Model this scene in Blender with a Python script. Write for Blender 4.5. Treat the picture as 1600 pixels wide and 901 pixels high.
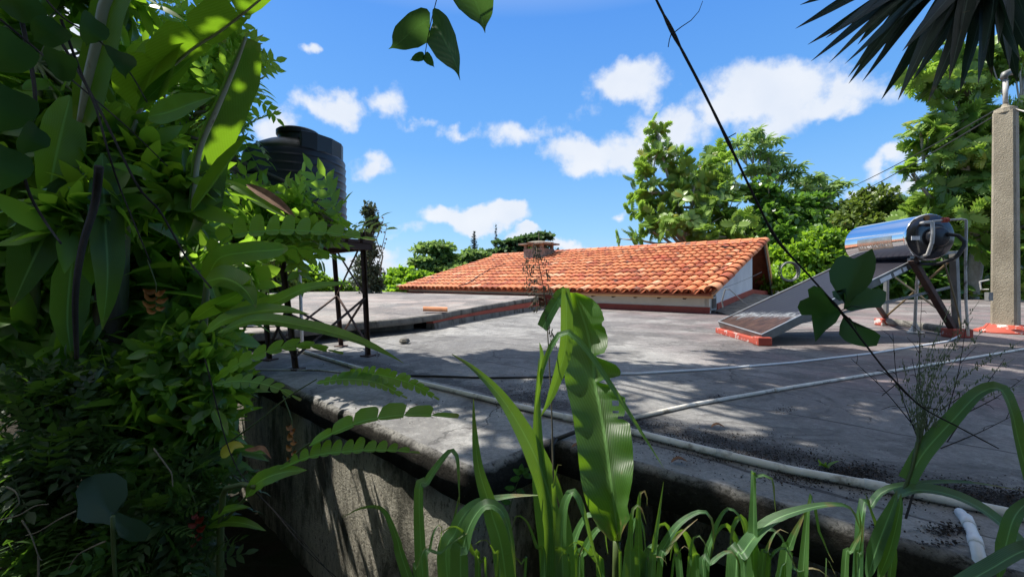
import bpy, math, random
import numpy as np
from mathutils import Vector, Matrix, noise
R = math.radians
for o in list(bpy.data.objects): bpy.data.objects.remove(o)
S = bpy.context.scene
C = S.collection

# ------------------------------------------------------------------ camera
FP = 650.0; CX = 800.0; HZ = 440.0          # focal length in pixels of a 1600 px frame, horizon row
cam_d = bpy.data.cameras.new('camera'); cam = bpy.data.objects.new('camera', cam_d); C.objects.link(cam)
cam_d.sensor_width = 36; cam_d.lens = 36 * FP / 1600
cam.location = (0, 0, 0); cam.rotation_euler = (R(90), 0, 0)
cam_d.shift_y = -(450.5 - HZ) / 1600
cam_d.clip_start = 0.02; cam_d.clip_end = 6000
S.camera = cam

# ------------------------------------------------------------------ sun, sky, exposure
SUN_EL = 57.0
sh = Vector((-0.90, 0.38)).normalized()
sdir = Vector((sh.x * math.cos(R(SUN_EL)), sh.y * math.cos(R(SUN_EL)), math.sin(R(SUN_EL))))
sl = bpy.data.lights.new('sun', 'SUN'); sl.energy = 5.0; sl.angle = R(0.5); sl.color = (1.0, 0.95, 0.86)
sun = bpy.data.objects.new('sun', sl); C.objects.link(sun)
sun.location = sdir * 60
sun.rotation_euler = (-sdir).to_track_quat('-Z', 'Y').to_euler()
S.view_settings.view_transform = 'Standard'; S.view_settings.look = 'None'
S.view_settings.gamma = 1.0; S.view_settings.use_curve_mapping = False
S.view_settings.exposure = 0.62
S.render.engine = 'CYCLES'
S.cycles.max_bounces = 7; S.cycles.transparent_max_bounces = 8

world = bpy.data.worlds.new("World"); S.world = world; world.use_nodes = True
nt = world.node_tree; nt.nodes.clear()
def wn(t, **k):
    n = nt.nodes.new(t)
    for a, b in k.items(): setattr(n, a, b)
    return n
def wl(a, b): nt.links.new(a, b)
wout = wn('ShaderNodeOutputWorld'); bg = wn('ShaderNodeBackground'); bg.inputs[1].default_value = 0.09
sky = wn('ShaderNodeTexSky', sky_type='NISHITA'); sky.sun_disc = False
sky.sun_elevation = R(SUN_EL); sky.sun_rotation = math.atan2(sh.x, sh.y)
sky.air_density = 1.1; sky.dust_density = 0.2; sky.ozone_density = 2.2; sky.altitude = 600
hs = wn('ShaderNodeHueSaturation'); hs.inputs['Saturation'].default_value = 1.12; hs.inputs['Value'].default_value = 1.15
wl(sky.outputs[0], hs.inputs['Color'])
tc = wn('ShaderNodeTexCoord'); sep = wn('ShaderNodeSeparateXYZ'); wl(tc.outputs['Generated'], sep.inputs[0])
def wm(op, a, b=None, c=None, clamp=False):
    n = wn('ShaderNodeMath', operation=op); n.use_clamp = clamp
    for i, v in enumerate((a, b, c)):
        if v is None: continue
        if isinstance(v, (int, float)): n.inputs[i].default_value = v
        else: wl(v, n.inputs[i])
    return n.outputs[0]
az = wm('ARCTAN2', sep.outputs[0], sep.outputs[1]); el = wm('ARCSINE', sep.outputs[2])
gr = wn('ShaderNodeValToRGB'); wl(wm('MULTIPLY', el, 1.1, clamp=True), gr.inputs[0])   # air colour by height above the horizon
for e_, (p_, c_) in zip([gr.color_ramp.elements[0], gr.color_ramp.elements[1]] + [gr.color_ramp.elements.new(.5) for _ in range(3)], ((0, (3.1, 4.6, 6.2)), (1, (.40, 1.4, 4.4)), (.12, (2.0, 4.1, 6.6)), (.33, (1.05, 3.0, 6.4)), (.62, (.62, 2.2, 6.0)))):
    e_.position = p_; e_.color = (c_[0] / 7, c_[1] / 7, c_[2] / 7, 1)
gsc = wn('ShaderNodeVectorMath', operation='SCALE'); wl(gr.outputs[0], gsc.inputs[0]); gsc.inputs[3].default_value = 8.1
skm = wn('ShaderNodeMix', data_type='RGBA'); skm.inputs[0].default_value = .8; wl(hs.outputs[0], skm.inputs[6]); wl(gsc.outputs[0], skm.inputs[7])
cb = wn('ShaderNodeCombineXYZ'); wl(az, cb.inputs[0]); wl(el, cb.inputs[1])
nz = wn('ShaderNodeTexNoise'); nz.inputs['Scale'].default_value = 6.5; nz.inputs['Detail'].default_value = 10; nz.inputs['Roughness'].default_value = .62
wl(tc.outputs['Generated'], nz.inputs['Vector'])
nw = wn('ShaderNodeTexNoise'); nw.inputs['Scale'].default_value = 11; nw.inputs['Detail'].default_value = 7
wl(tc.outputs['Generated'], nw.inputs['Vector'])
sub = wn('ShaderNodeVectorMath', operation='SUBTRACT'); wl(nw.outputs['Color'], sub.inputs[0]); sub.inputs[1].default_value = (.5, .5, .5)
scl = wn('ShaderNodeVectorMath', operation='SCALE'); wl(sub.outputs[0], scl.inputs[0]); scl.inputs[3].default_value = 0.13
wadd = wn('ShaderNodeVectorMath', operation='ADD'); wl(cb.outputs[0], wadd.inputs[0]); wl(scl.outputs[0], wadd.inputs[1])
CLOUDS = [(530,168,62,26,1),(600,168,50,30,1),(575,258,42,24,1),(650,195,46,12,.52),(715,214,40,12,.62),(812,210,52,20,.78),
 (985,148,80,34,1.05),(940,238,110,28,1.05),(1050,200,80,46,1.1),(1120,170,80,46,1.05),(1200,160,110,46,1.1),(1285,162,100,26,1),(745,343,62,19,1.25),(785,338,30,20,1.2),
 (905,386,50,12,1.15),(820,370,22,8,1),(482,74,18,9,.8),(975,334,20,11,.8),(1395,260,50,14,.8),(1370,295,80,20,.9),
 (560,420,70,22,.8),(640,360,60,10,.45),(440,200,50,40,.8),(90,50,80,60,1.2),(180,250,120,30,.8),(590,400,30,14,.8)]
dens = None
for (px, py, rx, ry, am) in CLOUDS:
    a = math.atan((px - CX) / FP); e = math.atan((HZ - py) / (FP / math.cos(a)))
    ra = rx / FP * math.cos(a) ** 2; re = ry / FP * math.cos(a)
    v = wn('ShaderNodeVectorMath', operation='SUBTRACT'); wl(wadd.outputs[0], v.inputs[0]); v.inputs[1].default_value = (a, e, 0)
    d = wn('ShaderNodeVectorMath', operation='MULTIPLY'); wl(v.outputs[0], d.inputs[0]); d.inputs[1].default_value = (1 / ra, 1 / re, 0)
    l = wn('ShaderNodeVectorMath', operation='LENGTH'); wl(d.outputs[0], l.inputs[0])
    m = wm('MULTIPLY_ADD', l.outputs['Value'], -0.62 * am, 1.0 * am)
    dens = m if dens is None else wm('MAXIMUM', dens, m)
# a generic field of cloud behind the viewer
back = wm('MULTIPLY', sep.outputs[1], -1.6)
back = wm('SUBTRACT', wm('MINIMUM', back, 0.3), 0.05)
dens = wm('MAXIMUM', dens, back)
f = wm('ADD', dens, wm('MULTIPLY_ADD', nz.outputs[0], 1.9, -1.3))
mr = wn('ShaderNodeMapRange', interpolation_type='SMOOTHSTEP'); wl(f, mr.inputs[0])
mr.inputs[1].default_value = -0.06; mr.inputs[2].default_value = 0.40; mr.inputs[4].default_value = 0.95
ccol = wn('ShaderNodeMix', data_type='RGBA'); wl(nw.outputs[0], ccol.inputs[0])
ccol.inputs[6].default_value = (5.2, 5.8, 6.8, 1); ccol.inputs[7].default_value = (7.0, 7.15, 7.4, 1)
wmix = wn('ShaderNodeMix', data_type='RGBA'); wl(mr.outputs[0], wmix.inputs[0]); wl(skm.outputs[2], wmix.inputs[6]); wl(ccol.outputs[2], wmix.inputs[7])
wl(wmix.outputs[2], bg.inputs[0]); wl(bg.outputs[0], wout.inputs[0])

# ------------------------------------------------------------------ small helpers
def W(px, py, Y): return Vector(((px - CX) / FP * Y, Y, (HZ - py) / FP * Y))      # a sight line read at depth Y
def G(px, py, z=-0.75):                                                           # a sight line read on the level z
    Y = -z * FP / (py - HZ); return Vector(((px - CX) / FP * Y, Y, z))
U = Vector((-0.755, 0.656, 0)).normalized(); V_ = Vector((0.656, 0.755, 0)).normalized(); Z = Vector((0, 0, 1))

def tag(o, label=None, cat=None, group=None, kind=None):
    if label: o['label'] = label
    if cat: o['category'] = cat
    if group: o['group'] = group
    if kind: o['kind'] = kind
    return o
def thing(name, loc, label, cat, group=None):
    o = bpy.data.objects.new(name, None); o.empty_display_size = .1; o.location = loc; C.objects.link(o)
    return tag(o, label, cat, group)
def link(o, parent):
    C.objects.link(o)
    if parent is not None:
        o.parent = parent
        p = parent; off = Vector((0, 0, 0))
        while p is not None:
            if p.type == 'EMPTY': off += p.location
            p = p.parent
        o.matrix_parent_inverse = Matrix.Translation(-off) if parent.type == 'EMPTY' else Matrix.Identity(4)
    return o

class MB:
    def __init__(s): s.V = []; s.F = []; s.T = []; s.uv = []
    def add(s, V, F, tone=0.5):
        b = len(s.V); s.V.extend([tuple(v) for v in V]); s.F.extend([tuple(b + i for i in f) for f in F]); s.T.extend([tone] * len(F))
    def quad(s, a, b, c, d, tone=.5): s.add([a, b, c, d], [(0, 1, 2, 3)], tone)
    def hexa(s, P, tone=.5):      # 4 bottom, 4 top
        s.add(P, [(3, 2, 1, 0), (4, 5, 6, 7), (0, 1, 5, 4), (1, 2, 6, 5), (2, 3, 7, 6), (3, 0, 4, 7)], tone)
    def box(s, c, sz, ax=None, tone=.5):
        c = Vector(c); X, Y, Zz = ax if ax else (Vector((1, 0, 0)), Vector((0, 1, 0)), Z)
        x, y, z = X * sz[0] / 2, Y * sz[1] / 2, Zz * sz[2] / 2
        s.hexa([c - x - y - z, c + x - y - z, c + x + y - z, c - x + y - z, c - x - y + z, c + x - y + z, c + x + y + z, c - x + y + z], tone)
    def beam(s, p, q, w, h=None, up=Z, tone=.5):
        p, q = Vector(p), Vector(q); d = (q - p); L = d.length; d.normalize()
        if abs(d.dot(up)) > .97: up = Vector((0.3, 1, 0))
        x = d.cross(up).normalized(); y = x.cross(d)
        s.box((p + q) / 2, (w, h or w, L), (x, y, d), tone)
    def angle(s, p, q, w, t=.006, up=Z, flip=1):   # an L profile
        p, q = Vector(p), Vector(q); d = (q - p).normalized()
        if abs(d.dot(up)) > .97: up = Vector((0.3, 1, 0))
        x = d.cross(up).normalized() * flip; y = x.cross(d)
        s.beam(p + x * w / 2, q + x * w / 2, t, w, up); s.beam(p + y * w / 2, q + y * w / 2, w, t, up)
    def tube(s, pts, r, n=8, cap=True, tone=.5):
        P = [Vector(p) for p in pts]; m = len(P)
        if not hasattr(r, '__len__'): r = [r] * m
        rings = []; prev = None
        for i in range(m):
            t = (P[min(i + 1, m - 1)] - P[max(i - 1, 0)])
            if t.length < 1e-9: t = Vector((0, 0, 1))
            t.normalize()
            if prev is None:
                a = t.cross(Z if abs(t.z) < .9 else Vector((1, 0, 0))).normalized()
            else:
                a = prev - t * prev.dot(t)
                a = a.normalized() if a.length > 1e-6 else t.orthogonal().normalized()
            prev = a; b = t.cross(a)
            rings.append([P[i] + (a * math.cos(2 * math.pi * k / n) + b * math.sin(2 * math.pi * k / n)) * r[i] for k in range(n)])
        V = [v for rg in rings for v in rg]; F = []
        for i in range(m - 1):
            for k in range(n):
                F.append((i * n + k, i * n + (k + 1) % n, (i + 1) * n + (k + 1) % n, (i + 1) * n + k))
        if cap: F.append(tuple(range(n - 1, -1, -1))); F.append(tuple((m - 1) * n + k for k in range(n)))
        s.add(V, F, tone)
    def lathe(s, prof, n, o, ax=None, tone=.5, cap=True):
        o = Vector(o); X, Y, A = ax if ax else (Vector((1, 0, 0)), Vector((0, 1, 0)), Z)
        V = []; F = []
        for (r, z) in prof:
            for k in range(n):
                a = 2 * math.pi * k / n; V.append(o + X * r * math.cos(a) + Y * r * math.sin(a) + A * z)
        for i in range(len(prof) - 1):
            for k in range(n):
                F.append((i * n + k, i * n + (k + 1) % n, (i + 1) * n + (k + 1) % n, (i + 1) * n + k))
        if cap: F.append(tuple(range(n - 1, -1, -1))); F.append(tuple((len(prof) - 1) * n + k for k in range(n)))
        s.add(V, F, tone)
    def prism(s, top, thick, tone=.5):      # top polygon (list of points), each dropped straight down
        n = len(top); T = [Vector(p) for p in top]; B = [p - Vector((0, 0, thick)) for p in T]
        s.add(T + B, [tuple(range(n)), tuple(range(2 * n - 1, n - 1, -1))] + [(i, n + i, n + (i + 1) % n, (i + 1) % n) for i in range(n)], tone)
    def build(s, name, mat, parent=None, smooth=False, bevel=0, sm_angle=None):
        me = bpy.data.meshes.new(name); me.from_pydata(s.V, [], s.F)
        at = me.attributes.new('tone', 'FLOAT', 'FACE'); at.data.foreach_set('value', np.array(s.T, dtype=np.float32))
        me.materials.append(mat)
        if smooth: me.polygons.foreach_set('use_smooth', [True] * len(me.polygons))
        me.update()
        o = bpy.data.objects.new(name, me); link(o, parent)
        if bevel:
            b = o.modifiers.new('bevel', 'BEVEL'); b.width = bevel; b.segments = 2; b.limit_method = 'ANGLE'
        return o

def fix_normals(o):
    import bmesh
    bm = bmesh.new(); bm.from_mesh(o.data); bmesh.ops.recalc_face_normals(bm, faces=bm.faces); bm.to_mesh(o.data); bm.free()

# instanced geometry baked into ONE mesh
def inst_mesh(name, tmpl, M, T, tones, mat, parent=None, smooth=False):
    tv = np.array(tmpl[0], dtype=np.float64); nv = len(tv); m = len(T)
    V = np.einsum('mij,vj->mvi', M, tv) + T[:, None, :]
    li = np.concatenate([np.array(f) for f in tmpl[1]]); tot = np.array([len(f) for f in tmpl[1]])
    ls = np.concatenate([[0], np.cumsum(tot)[:-1]])
    LI = (li[None, :] + (np.arange(m) * nv)[:, None]).ravel(); LS = (ls[None, :] + (np.arange(m) * len(li))[:, None]).ravel()
    me = bpy.data.meshes.new(name)
    me.vertices.add(nv * m); me.vertices.foreach_set('co', V.astype(np.float32).ravel())
    me.loops.add(len(LI)); me.loops.foreach_set('vertex_index', LI.astype(np.int32))
    me.polygons.add(len(LS)); me.polygons.foreach_set('loop_start', LS.astype(np.int32))
    at = me.attributes.new('tone', 'FLOAT', 'FACE')
    at.data.foreach_set('value', np.repeat(np.asarray(tones, dtype=np.float32), len(tot)))
    me.materials.append(mat)
    if smooth: me.polygons.foreach_set('use_smooth', [True] * len(LS))
    me.update(calc_edges=True); me.validate()
    o = bpy.data.objects.new(name, me); return link(o, parent)

# ------------------------------------------------------------------ materials
MATS = {}
def newmat(name):
    m = bpy.data.materials.new(name); m.use_nodes = True; t = m.node_tree; t.nodes.clear()
    def n(ty, **k):
        x = t.nodes.new(ty)
        for a, b in k.items():
            if a == 'inp':
                for c_, d_ in b.items():
                    if isinstance(d_, bpy.types.NodeSocket): t.links.new(d_, x.inputs[c_])
                    else: x.inputs[c_].default_value = d_
            else: setattr(x, a, b)
        return x
    return m, t, n
def ramp(n, fac, stops):
    r = n('ShaderNodeValToRGB'); 
    while len(r.color_ramp.elements) < len(stops): r.color_ramp.elements.new(.5)
    for e, (p, c) in zip(r.color_ramp.elements, stops):
        e.position = p; e.color = (c[0], c[1], c[2], 1) if hasattr(c, '__len__') else (c, c, c, 1)
    r.inputs[0].default_value = 0; r.id_data.links.new(fac, r.inputs[0]); return r.outputs[0]
def mixc(n, f, a, b, mode='MIX'):
    x = n('ShaderNodeMix', data_type='RGBA', blend_type=mode)
    for i, v in ((0, f), (6, a), (7, b)):
        if isinstance(v, bpy.types.NodeSocket): x.id_data.links.new(v, x.inputs[i])
        elif i == 0: x.inputs[0].default_value = v
        else: x.inputs[i].default_value = (*v, 1)
    return x.outputs[2]

def surf(name, stops, scale=4, rough=.8, detail=8, bump=.3, bscale=60, metal=0, spots=None, stretch=(1, 1, 1), spec=.5, tone=None, dist=0, bdist=.01):
    """noise coloured surface; spots = (scale, lo, hi, colour) stains; tone = (colour a, colour b) by face attribute"""
    m, t, n = newmat(name)
    tcn = n('ShaderNodeTexCoord'); mp = n('ShaderNodeMapping', inp={'Vector': tcn.outputs['Object'], 'Scale': stretch})
    no = n('ShaderNodeTexNoise', inp={'Vector': mp.outputs[0], 'Scale': scale, 'Detail': detail, 'Roughness': .6, 'Distortion': dist})
    col = ramp(n, no.outputs[0], stops)
    if tone:
        a = n('ShaderNodeAttribute', attribute_name='tone'); col = mixc(n, .5, ramp(n, a.outputs['Fac'], tone), col, 'OVERLAY') if False else mixc(n, 1, ramp(n, a.outputs['Fac'], tone), mixc(n, .6, (1, 1, 1), col), 'MULTIPLY')
    for sp in (spots or []):
        s2 = n('ShaderNodeTexNoise', inp={'Vector': mp.outputs[0], 'Scale': sp[0], 'Detail': 9, 'Roughness': .65})
        f = ramp(n, s2.outputs[0], [(sp[1], 0), (sp[2], 1)])
        col = mixc(n, f, col, sp[3])
    b = n('ShaderNodeBsdfPrincipled', inp={'Base Color': col, 'Roughness': rough, 'Metallic': metal, 'Specular IOR Level': spec})
    if bump:
        bn = n('ShaderNodeTexNoise', inp={'Vector': tcn.outputs['Object'], 'Scale': bscale, 'Detail': 8, 'Roughness': .7})
        bu = n('ShaderNodeBump', inp={'Height': bn.outputs[0], 'Strength': bump, 'Distance': bdist}); t.links.new(bu.outputs[0], b.inputs['Normal'])
    o = n('ShaderNodeOutputMaterial', inp={'Surface': b.outputs[0]}); return m

def leafmat(name, dark, light, trans, tw=.35, rough=.45, yellow=None, veins=False, spec=.5):
    m, t, n = newmat(name)
    a = n('ShaderNodeAttribute', attribute_name='tone')
    tcn = n('ShaderNodeTexCoord')
    no = n('ShaderNodeTexNoise', inp={'Vector': tcn.outputs['Object'], 'Scale': 9 if veins else 2.0, 'Detail': 4})
    f = n('ShaderNodeMath', operation='MULTIPLY_ADD', inp={0: no.outputs[0], 1: .8, 2: -.4}); f2 = n('ShaderNodeMath', operation='ADD', use_clamp=True, inp={0: a.outputs['Fac'], 1: f.outputs[0]})
    st = [(0, dark), (.75, light)]
    if yellow: st += [(.93, light), (.97, yellow)]
    col = ramp(n, f2.outputs[0], st)
    tr = mixc(n, f2.outputs[0], tuple(c * .75 for c in trans), trans)
    nrm = None
    if veins == 'long':
        uv = n('ShaderNodeUVMap'); sp = n('ShaderNodeSeparateXYZ', inp={0: uv.outputs[0]})
        ab = n('ShaderNodeMath', operation='ABSOLUTE', inp={0: sp.outputs[1]})
        w1 = n('ShaderNodeMath', operation='SINE', inp={0: n('ShaderNodeMath', operation='MULTIPLY', inp={0: sp.outputs[1], 1: 42}).outputs[0]})
        vf = n('ShaderNodeMapRange', inp={0: w1.outputs[0], 1: -1, 2: 1, 3: .72, 4: 1.0})
        col = mixc(n, vf.outputs[0], tuple(c * .3 for c in dark), col)
        rib = n('ShaderNodeMapRange', inp={0: ab.outputs[0], 1: .04, 2: .10, 3: .8, 4: 0})
        col = mixc(n, rib.outputs[0], col, tuple(min(1, c * 2.0 + .05) for c in light))
        bu = n('ShaderNodeBump', inp={'Height': w1.outputs[0], 'Strength': .3, 'Distance': .001}); nrm = bu.outputs[0]
    elif veins:
        uv = n('ShaderNodeUVMap'); sp = n('ShaderNodeSeparateXYZ', inp={0: uv.outputs[0]})
        ab = n('ShaderNodeMath', operation='ABSOLUTE', inp={0: sp.outputs[1]})
        ph = n('ShaderNodeMath', operation='MULTIPLY_ADD', inp={0: ab.outputs[0], 1: .35, 2: sp.outputs[0]})
        w1 = n('ShaderNodeMath', operation='SINE', inp={0: n('ShaderNodeMath', operation='MULTIPLY', inp={0: ph.outputs[0], 1: 190 if veins is True else veins}).outputs[0]})
        vf = n('ShaderNodeMapRange', inp={0: w1.outputs[0], 1: -1, 2: 1, 3: .42, 4: 1.0})
        col = mixc(n, 1, col, vf.outputs[0], 'MULTIPLY') if False else mixc(n, vf.outputs[0], tuple(c * .2 for c in dark), col)
        rib = n('ShaderNodeMapRange', inp={0: ab.outputs[0], 1: .03, 2: .075, 3: 1, 4: 0})
        col = mixc(n, rib.outputs[0], col, tuple(min(1, c * 2.2 + .03) for c in light))
        bu = n('ShaderNodeBump', inp={'Height': w1.outputs[0], 'Strength': .16, 'Distance': .002}); nrm = bu.outputs[0]
    if veins:
        tp = n('ShaderNodeTexNoise', inp={'Vector': tcn.outputs['Object'], 'Scale': 30, 'Detail': 5})
        tf = n('ShaderNodeMath', operation='MULTIPLY_ADD', inp={0: tp.outputs[0], 1: .25, 2: sp.outputs[0]})
        ed = n('ShaderNodeMath', operation='MULTIPLY_ADD', inp={0: tp.outputs[0], 1: .5, 2: ab.outputs[0]})
        col = mixc(n, ramp(n, tf.outputs[0], [(1.0, 0), (1.0, 0)]) if False else n('ShaderNodeMapRange', inp={0: tf.outputs[0], 1: 1.06, 2: 1.12}).outputs[0], col, (.20, .13, .06))
        col = mixc(n, n('ShaderNodeMapRange', inp={0: ed.outputs[0], 1: 1.30, 2: 1.36, 3: 0, 4: .8}).outputs[0], col, (.22, .17, .07))
        sp2 = n('ShaderNodeTexNoise', inp={'Vector': tcn.outputs['Object'], 'Scale': 55, 'Detail': 3})
        col = mixc(n, ramp(n, sp2.outputs[0], [(.68, 0), (.74, .6)]), col, (.16, .14, .06))
        bl_ = n('ShaderNodeTexNoise', inp={'Vector': tcn.outputs['Object'], 'Scale': 13, 'Detail': 6})
        col = mixc(n, ramp(n, bl_.outputs[0], [(.5, 0), (.75, .45)]), col, tuple(min(1, c * 1.7) for c in light))
    b = n('ShaderNodeBsdfPrincipled', inp={'Base Color': col, 'Roughness': rough, 'Specular IOR Level': spec})
    if nrm: t.links.new(nrm, b.inputs['Normal'])
    tb = n('ShaderNodeBsdfTranslucent', inp={'Color': tr})
    mx = n('ShaderNodeMixShader', inp={0: tw, 1: b.outputs[0], 2: tb.outputs[0]})
    n('ShaderNodeOutputMaterial', inp={'Surface': mx.outputs[0]}); return m

def roofmat(name, c0, c1, tint, tx0, seam=.95, seamdir=V_, dirt=False):
    m, t, n = newmat(name)
    tcn = n('ShaderNodeTexCoord'); ob = tcn.outputs['Object']
    big = n('ShaderNodeTexNoise', inp={'Vector': ob, 'Scale': .8, 'Detail': 9, 'Roughness': .62, 'Distortion': .6})
    mid = n('ShaderNodeTexNoise', inp={'Vector': ob, 'Scale': 5, 'Detail': 9, 'Roughness': .7})
    fine = n('ShaderNodeTexNoise', inp={'Vector': ob, 'Scale': 70, 'Detail': 4, 'Roughness': .8})
    col = mixc(n, big.outputs[0], c0, c1)
    col = mixc(n, ramp(n, mid.outputs[0], [(.4, 0), (.72, .55)]), col, tuple(c * .5 for c in c0))
    sp = n('ShaderNodeSeparateXYZ', inp={0: ob})
    tx = n('ShaderNodeMapRange', inp={0: sp.outputs[0], 1: tx0, 2: tx0 + 1.6, 3: 0, 4: 1})
    tn = n('ShaderNodeTexNoise', inp={'Vector': ob, 'Scale': .9, 'Detail': 6, 'Roughness': .6})
    tf = n('ShaderNodeMath', operation='MULTIPLY', inp={0: tx.outputs[0], 1: ramp(n, tn.outputs[0], [(.36, .15), (.56, .9)])})
    col = mixc(n, tf.outputs[0], col, tint)
    dts = n('ShaderNodeVectorMath', operation='DOT_PRODUCT', inp={0: ob, 1: tuple(seamdir)})
    wb0 = n('ShaderNodeTexNoise', inp={'Vector': ob, 'Scale': 2.2, 'Detail': 5})
    idx = n('ShaderNodeMath', operation='FLOOR', inp={0: n('ShaderNodeMath', operation='DIVIDE', inp={0: n('ShaderNodeMath', operation='MULTIPLY_ADD', inp={0: wb0.outputs[0], 1: .10, 2: dts.outputs['Value']}).outputs[0], 1: seam}).outputs[0]})
    wnn = n('ShaderNodeTexWhiteNoise', noise_dimensions='1D', inp={'W': idx.outputs[0]})
    col = mixc(n, n('ShaderNodeMath', operation='MULTIPLY', inp={0: wnn.outputs['Value'], 1: .28}).outputs[0], col, tuple(c * .45 for c in c0))
    stm = n('ShaderNodeMapping', inp={'Vector': ob, 'Rotation': (0, 0, math.atan2(U.x, U.y)), 'Scale': (3.2, .5, 1)})
    ss = n('ShaderNodeTexNoise', inp={'Vector': stm.outputs[0], 'Scale': 1.6, 'Detail': 8, 'Roughness': .7})
    col = mixc(n, ramp(n, ss.outputs[0], [(.48, 0), (.72, .6)]), col, tuple(c * .5 for c in c0))
    wth = n('ShaderNodeTexNoise', inp={'Vector': ob, 'Scale': .45, 'Detail': 10, 'Roughness': .7, 'Distortion': 1.0})
    col = mixc(n, ramp(n, wth.outputs[0], [(.42, 0), (.60, .7)]), col, (.10, .096, .098))
    col = mixc(n, ramp(n, wth.outputs[0], [(.525, 0), (.54, .55), (.56, 0)]), col, (.05, .046, .044))
    pud = n('ShaderNodeTexNoise', inp={'Vector': ob, 'Scale': 1.5, 'Detail': 9, 'Roughness': .6, 'Distortion': .7}); col = mixc(n, ramp(n, pud.outputs[0], [(.54, 0), (.60, .55)]), col, (.075, .07, .068))
    wv = n('ShaderNodeVectorMath', operation='MULTIPLY_ADD', inp={0: n('ShaderNodeTexNoise', inp={'Vector': ob, 'Scale': 3, 'Detail': 6}).outputs['Color'], 1: (.5, .5, 0), 2: ob})
    vo = n('ShaderNodeTexVoronoi', feature='DISTANCE_TO_EDGE', inp={'Vector': wv.outputs[0], 'Scale': .55})
    ck = n('ShaderNodeMath', operation='LESS_THAN', inp={0: vo.outputs['Distance'], 1: .0035})
    cm_ = n('ShaderNodeTexNoise', inp={'Vector': ob, 'Scale': .8, 'Detail': 3})
    col = mixc(n, n('ShaderNodeMath', operation='MULTIPLY', inp={0: ck.outputs[0], 1: ramp(n, cm_.outputs[0], [(.48, 0), (.55, .85)])}).outputs[0], col, (.035, .032, .03))
    if dirt:
        dd = n('ShaderNodeVectorMath', operation='DOT_PRODUCT', inp={0: ob, 1: (.622, .783, 0)})
        f1 = n('ShaderNodeMapRange', inp={0: dd.outputs['Value'], 1: 2.05, 2: 2.10, 3: 0, 4: 1}); f2 = n('ShaderNodeMapRange', inp={0: dd.outputs['Value'], 1: 2.12, 2: 2.42, 3: 1, 4: 0})
        f3 = n('ShaderNodeMath', operation='MULTIPLY', inp={0: f1.outputs[0], 1: f2.outputs[0]})
        dn_ = n('ShaderNodeTexNoise', inp={'Vector': ob, 'Scale': 6, 'Detail': 10, 'Roughness': .75})
        f4 = n('ShaderNodeMath', operation='MULTIPLY_ADD', inp={0: f3.outputs[0], 1: .42, 2: dn_.outputs[0]})
        col = mixc(n, ramp(n, f4.outputs[0], [(.66, 0), (.80, .92)]), col, (.030, .026, .024))
    # streaky stains
    stn = n('ShaderNodeTexNoise', inp={'Vector': ob, 'Scale': 1.7, 'Detail': 10, 'Roughness': .75, 'Distortion': 1.5})
    col = mixc(n, ramp(n, stn.outputs[0], [(.56, 0), (.7, .75)]), col, (.06, .055, .05))
    # fine speckle
    col = mixc(n, ramp(n, fine.outputs[0], [(.35, .6), (.55, 0)]), col, tuple(c * .4 for c in c0))
    gr2 = n('ShaderNodeTexNoise', inp={'Vector': ob, 'Scale': 22, 'Detail': 8, 'Roughness': .8})
    col = mixc(n, ramp(n, gr2.outputs[0], [(.52, 0), (.70, .3)]), col, (.62, .60, .56)); col = mixc(n, ramp(n, gr2.outputs[0], [(.30, .75), (.44, 0)]), col, (.07, .065, .06))
    # membrane seams, wavering dark lines
    dt = n('ShaderNodeVectorMath', operation='DOT_PRODUCT', inp={0: ob, 1: tuple(seamdir)})
    wob = n('ShaderNodeTexNoise', inp={'Vector': ob, 'Scale': 2.2, 'Detail': 5})
    d2 = n('ShaderNodeMath', operation='MULTIPLY_ADD', inp={0: wob.outputs[0], 1: .10, 2: dt.outputs['Value']})
    fr = n('ShaderNodeMath', operation='FRACT', inp={0: n('ShaderNodeMath', operation='DIVIDE', inp={0: d2.outputs[0], 1: seam}).outputs[0]})
    br = n('ShaderNodeTexNoise', inp={'Vector': ob, 'Scale': 1.3, 'Detail': 4})
    wd = n('ShaderNodeMapRange', inp={0: br.outputs[0], 1: .35, 2: .65, 3: .007, 4: .030})
    ln = n('ShaderNodeMath', operation='LESS_THAN', inp={0: fr.outputs[0], 1: wd.outputs[0]})
    col = mixc(n, n('ShaderNodeMath', operation='MULTIPLY', inp={0: ln.outputs[0], 1: .75}).outputs[0], col, (.045, .04, .04))
    b = n('ShaderNodeBsdfPrincipled', inp={'Base Color': col, 'Roughness': .72, 'Specular IOR Level': .35})
    h = n('ShaderNodeMath', operation='MULTIPLY_ADD', inp={0: mid.outputs[0], 1: 2.0, 2: fine.outputs[0]})
    bu = n('ShaderNodeBump', inp={'Height': h.outputs[0], 'Strength': .5, 'Distance': .012}); t.links.new(bu.outputs[0], b.inputs['Normal'])
    n('ShaderNodeOutputMaterial', inp={'Surface': b.outputs[0]}); return m

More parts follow.
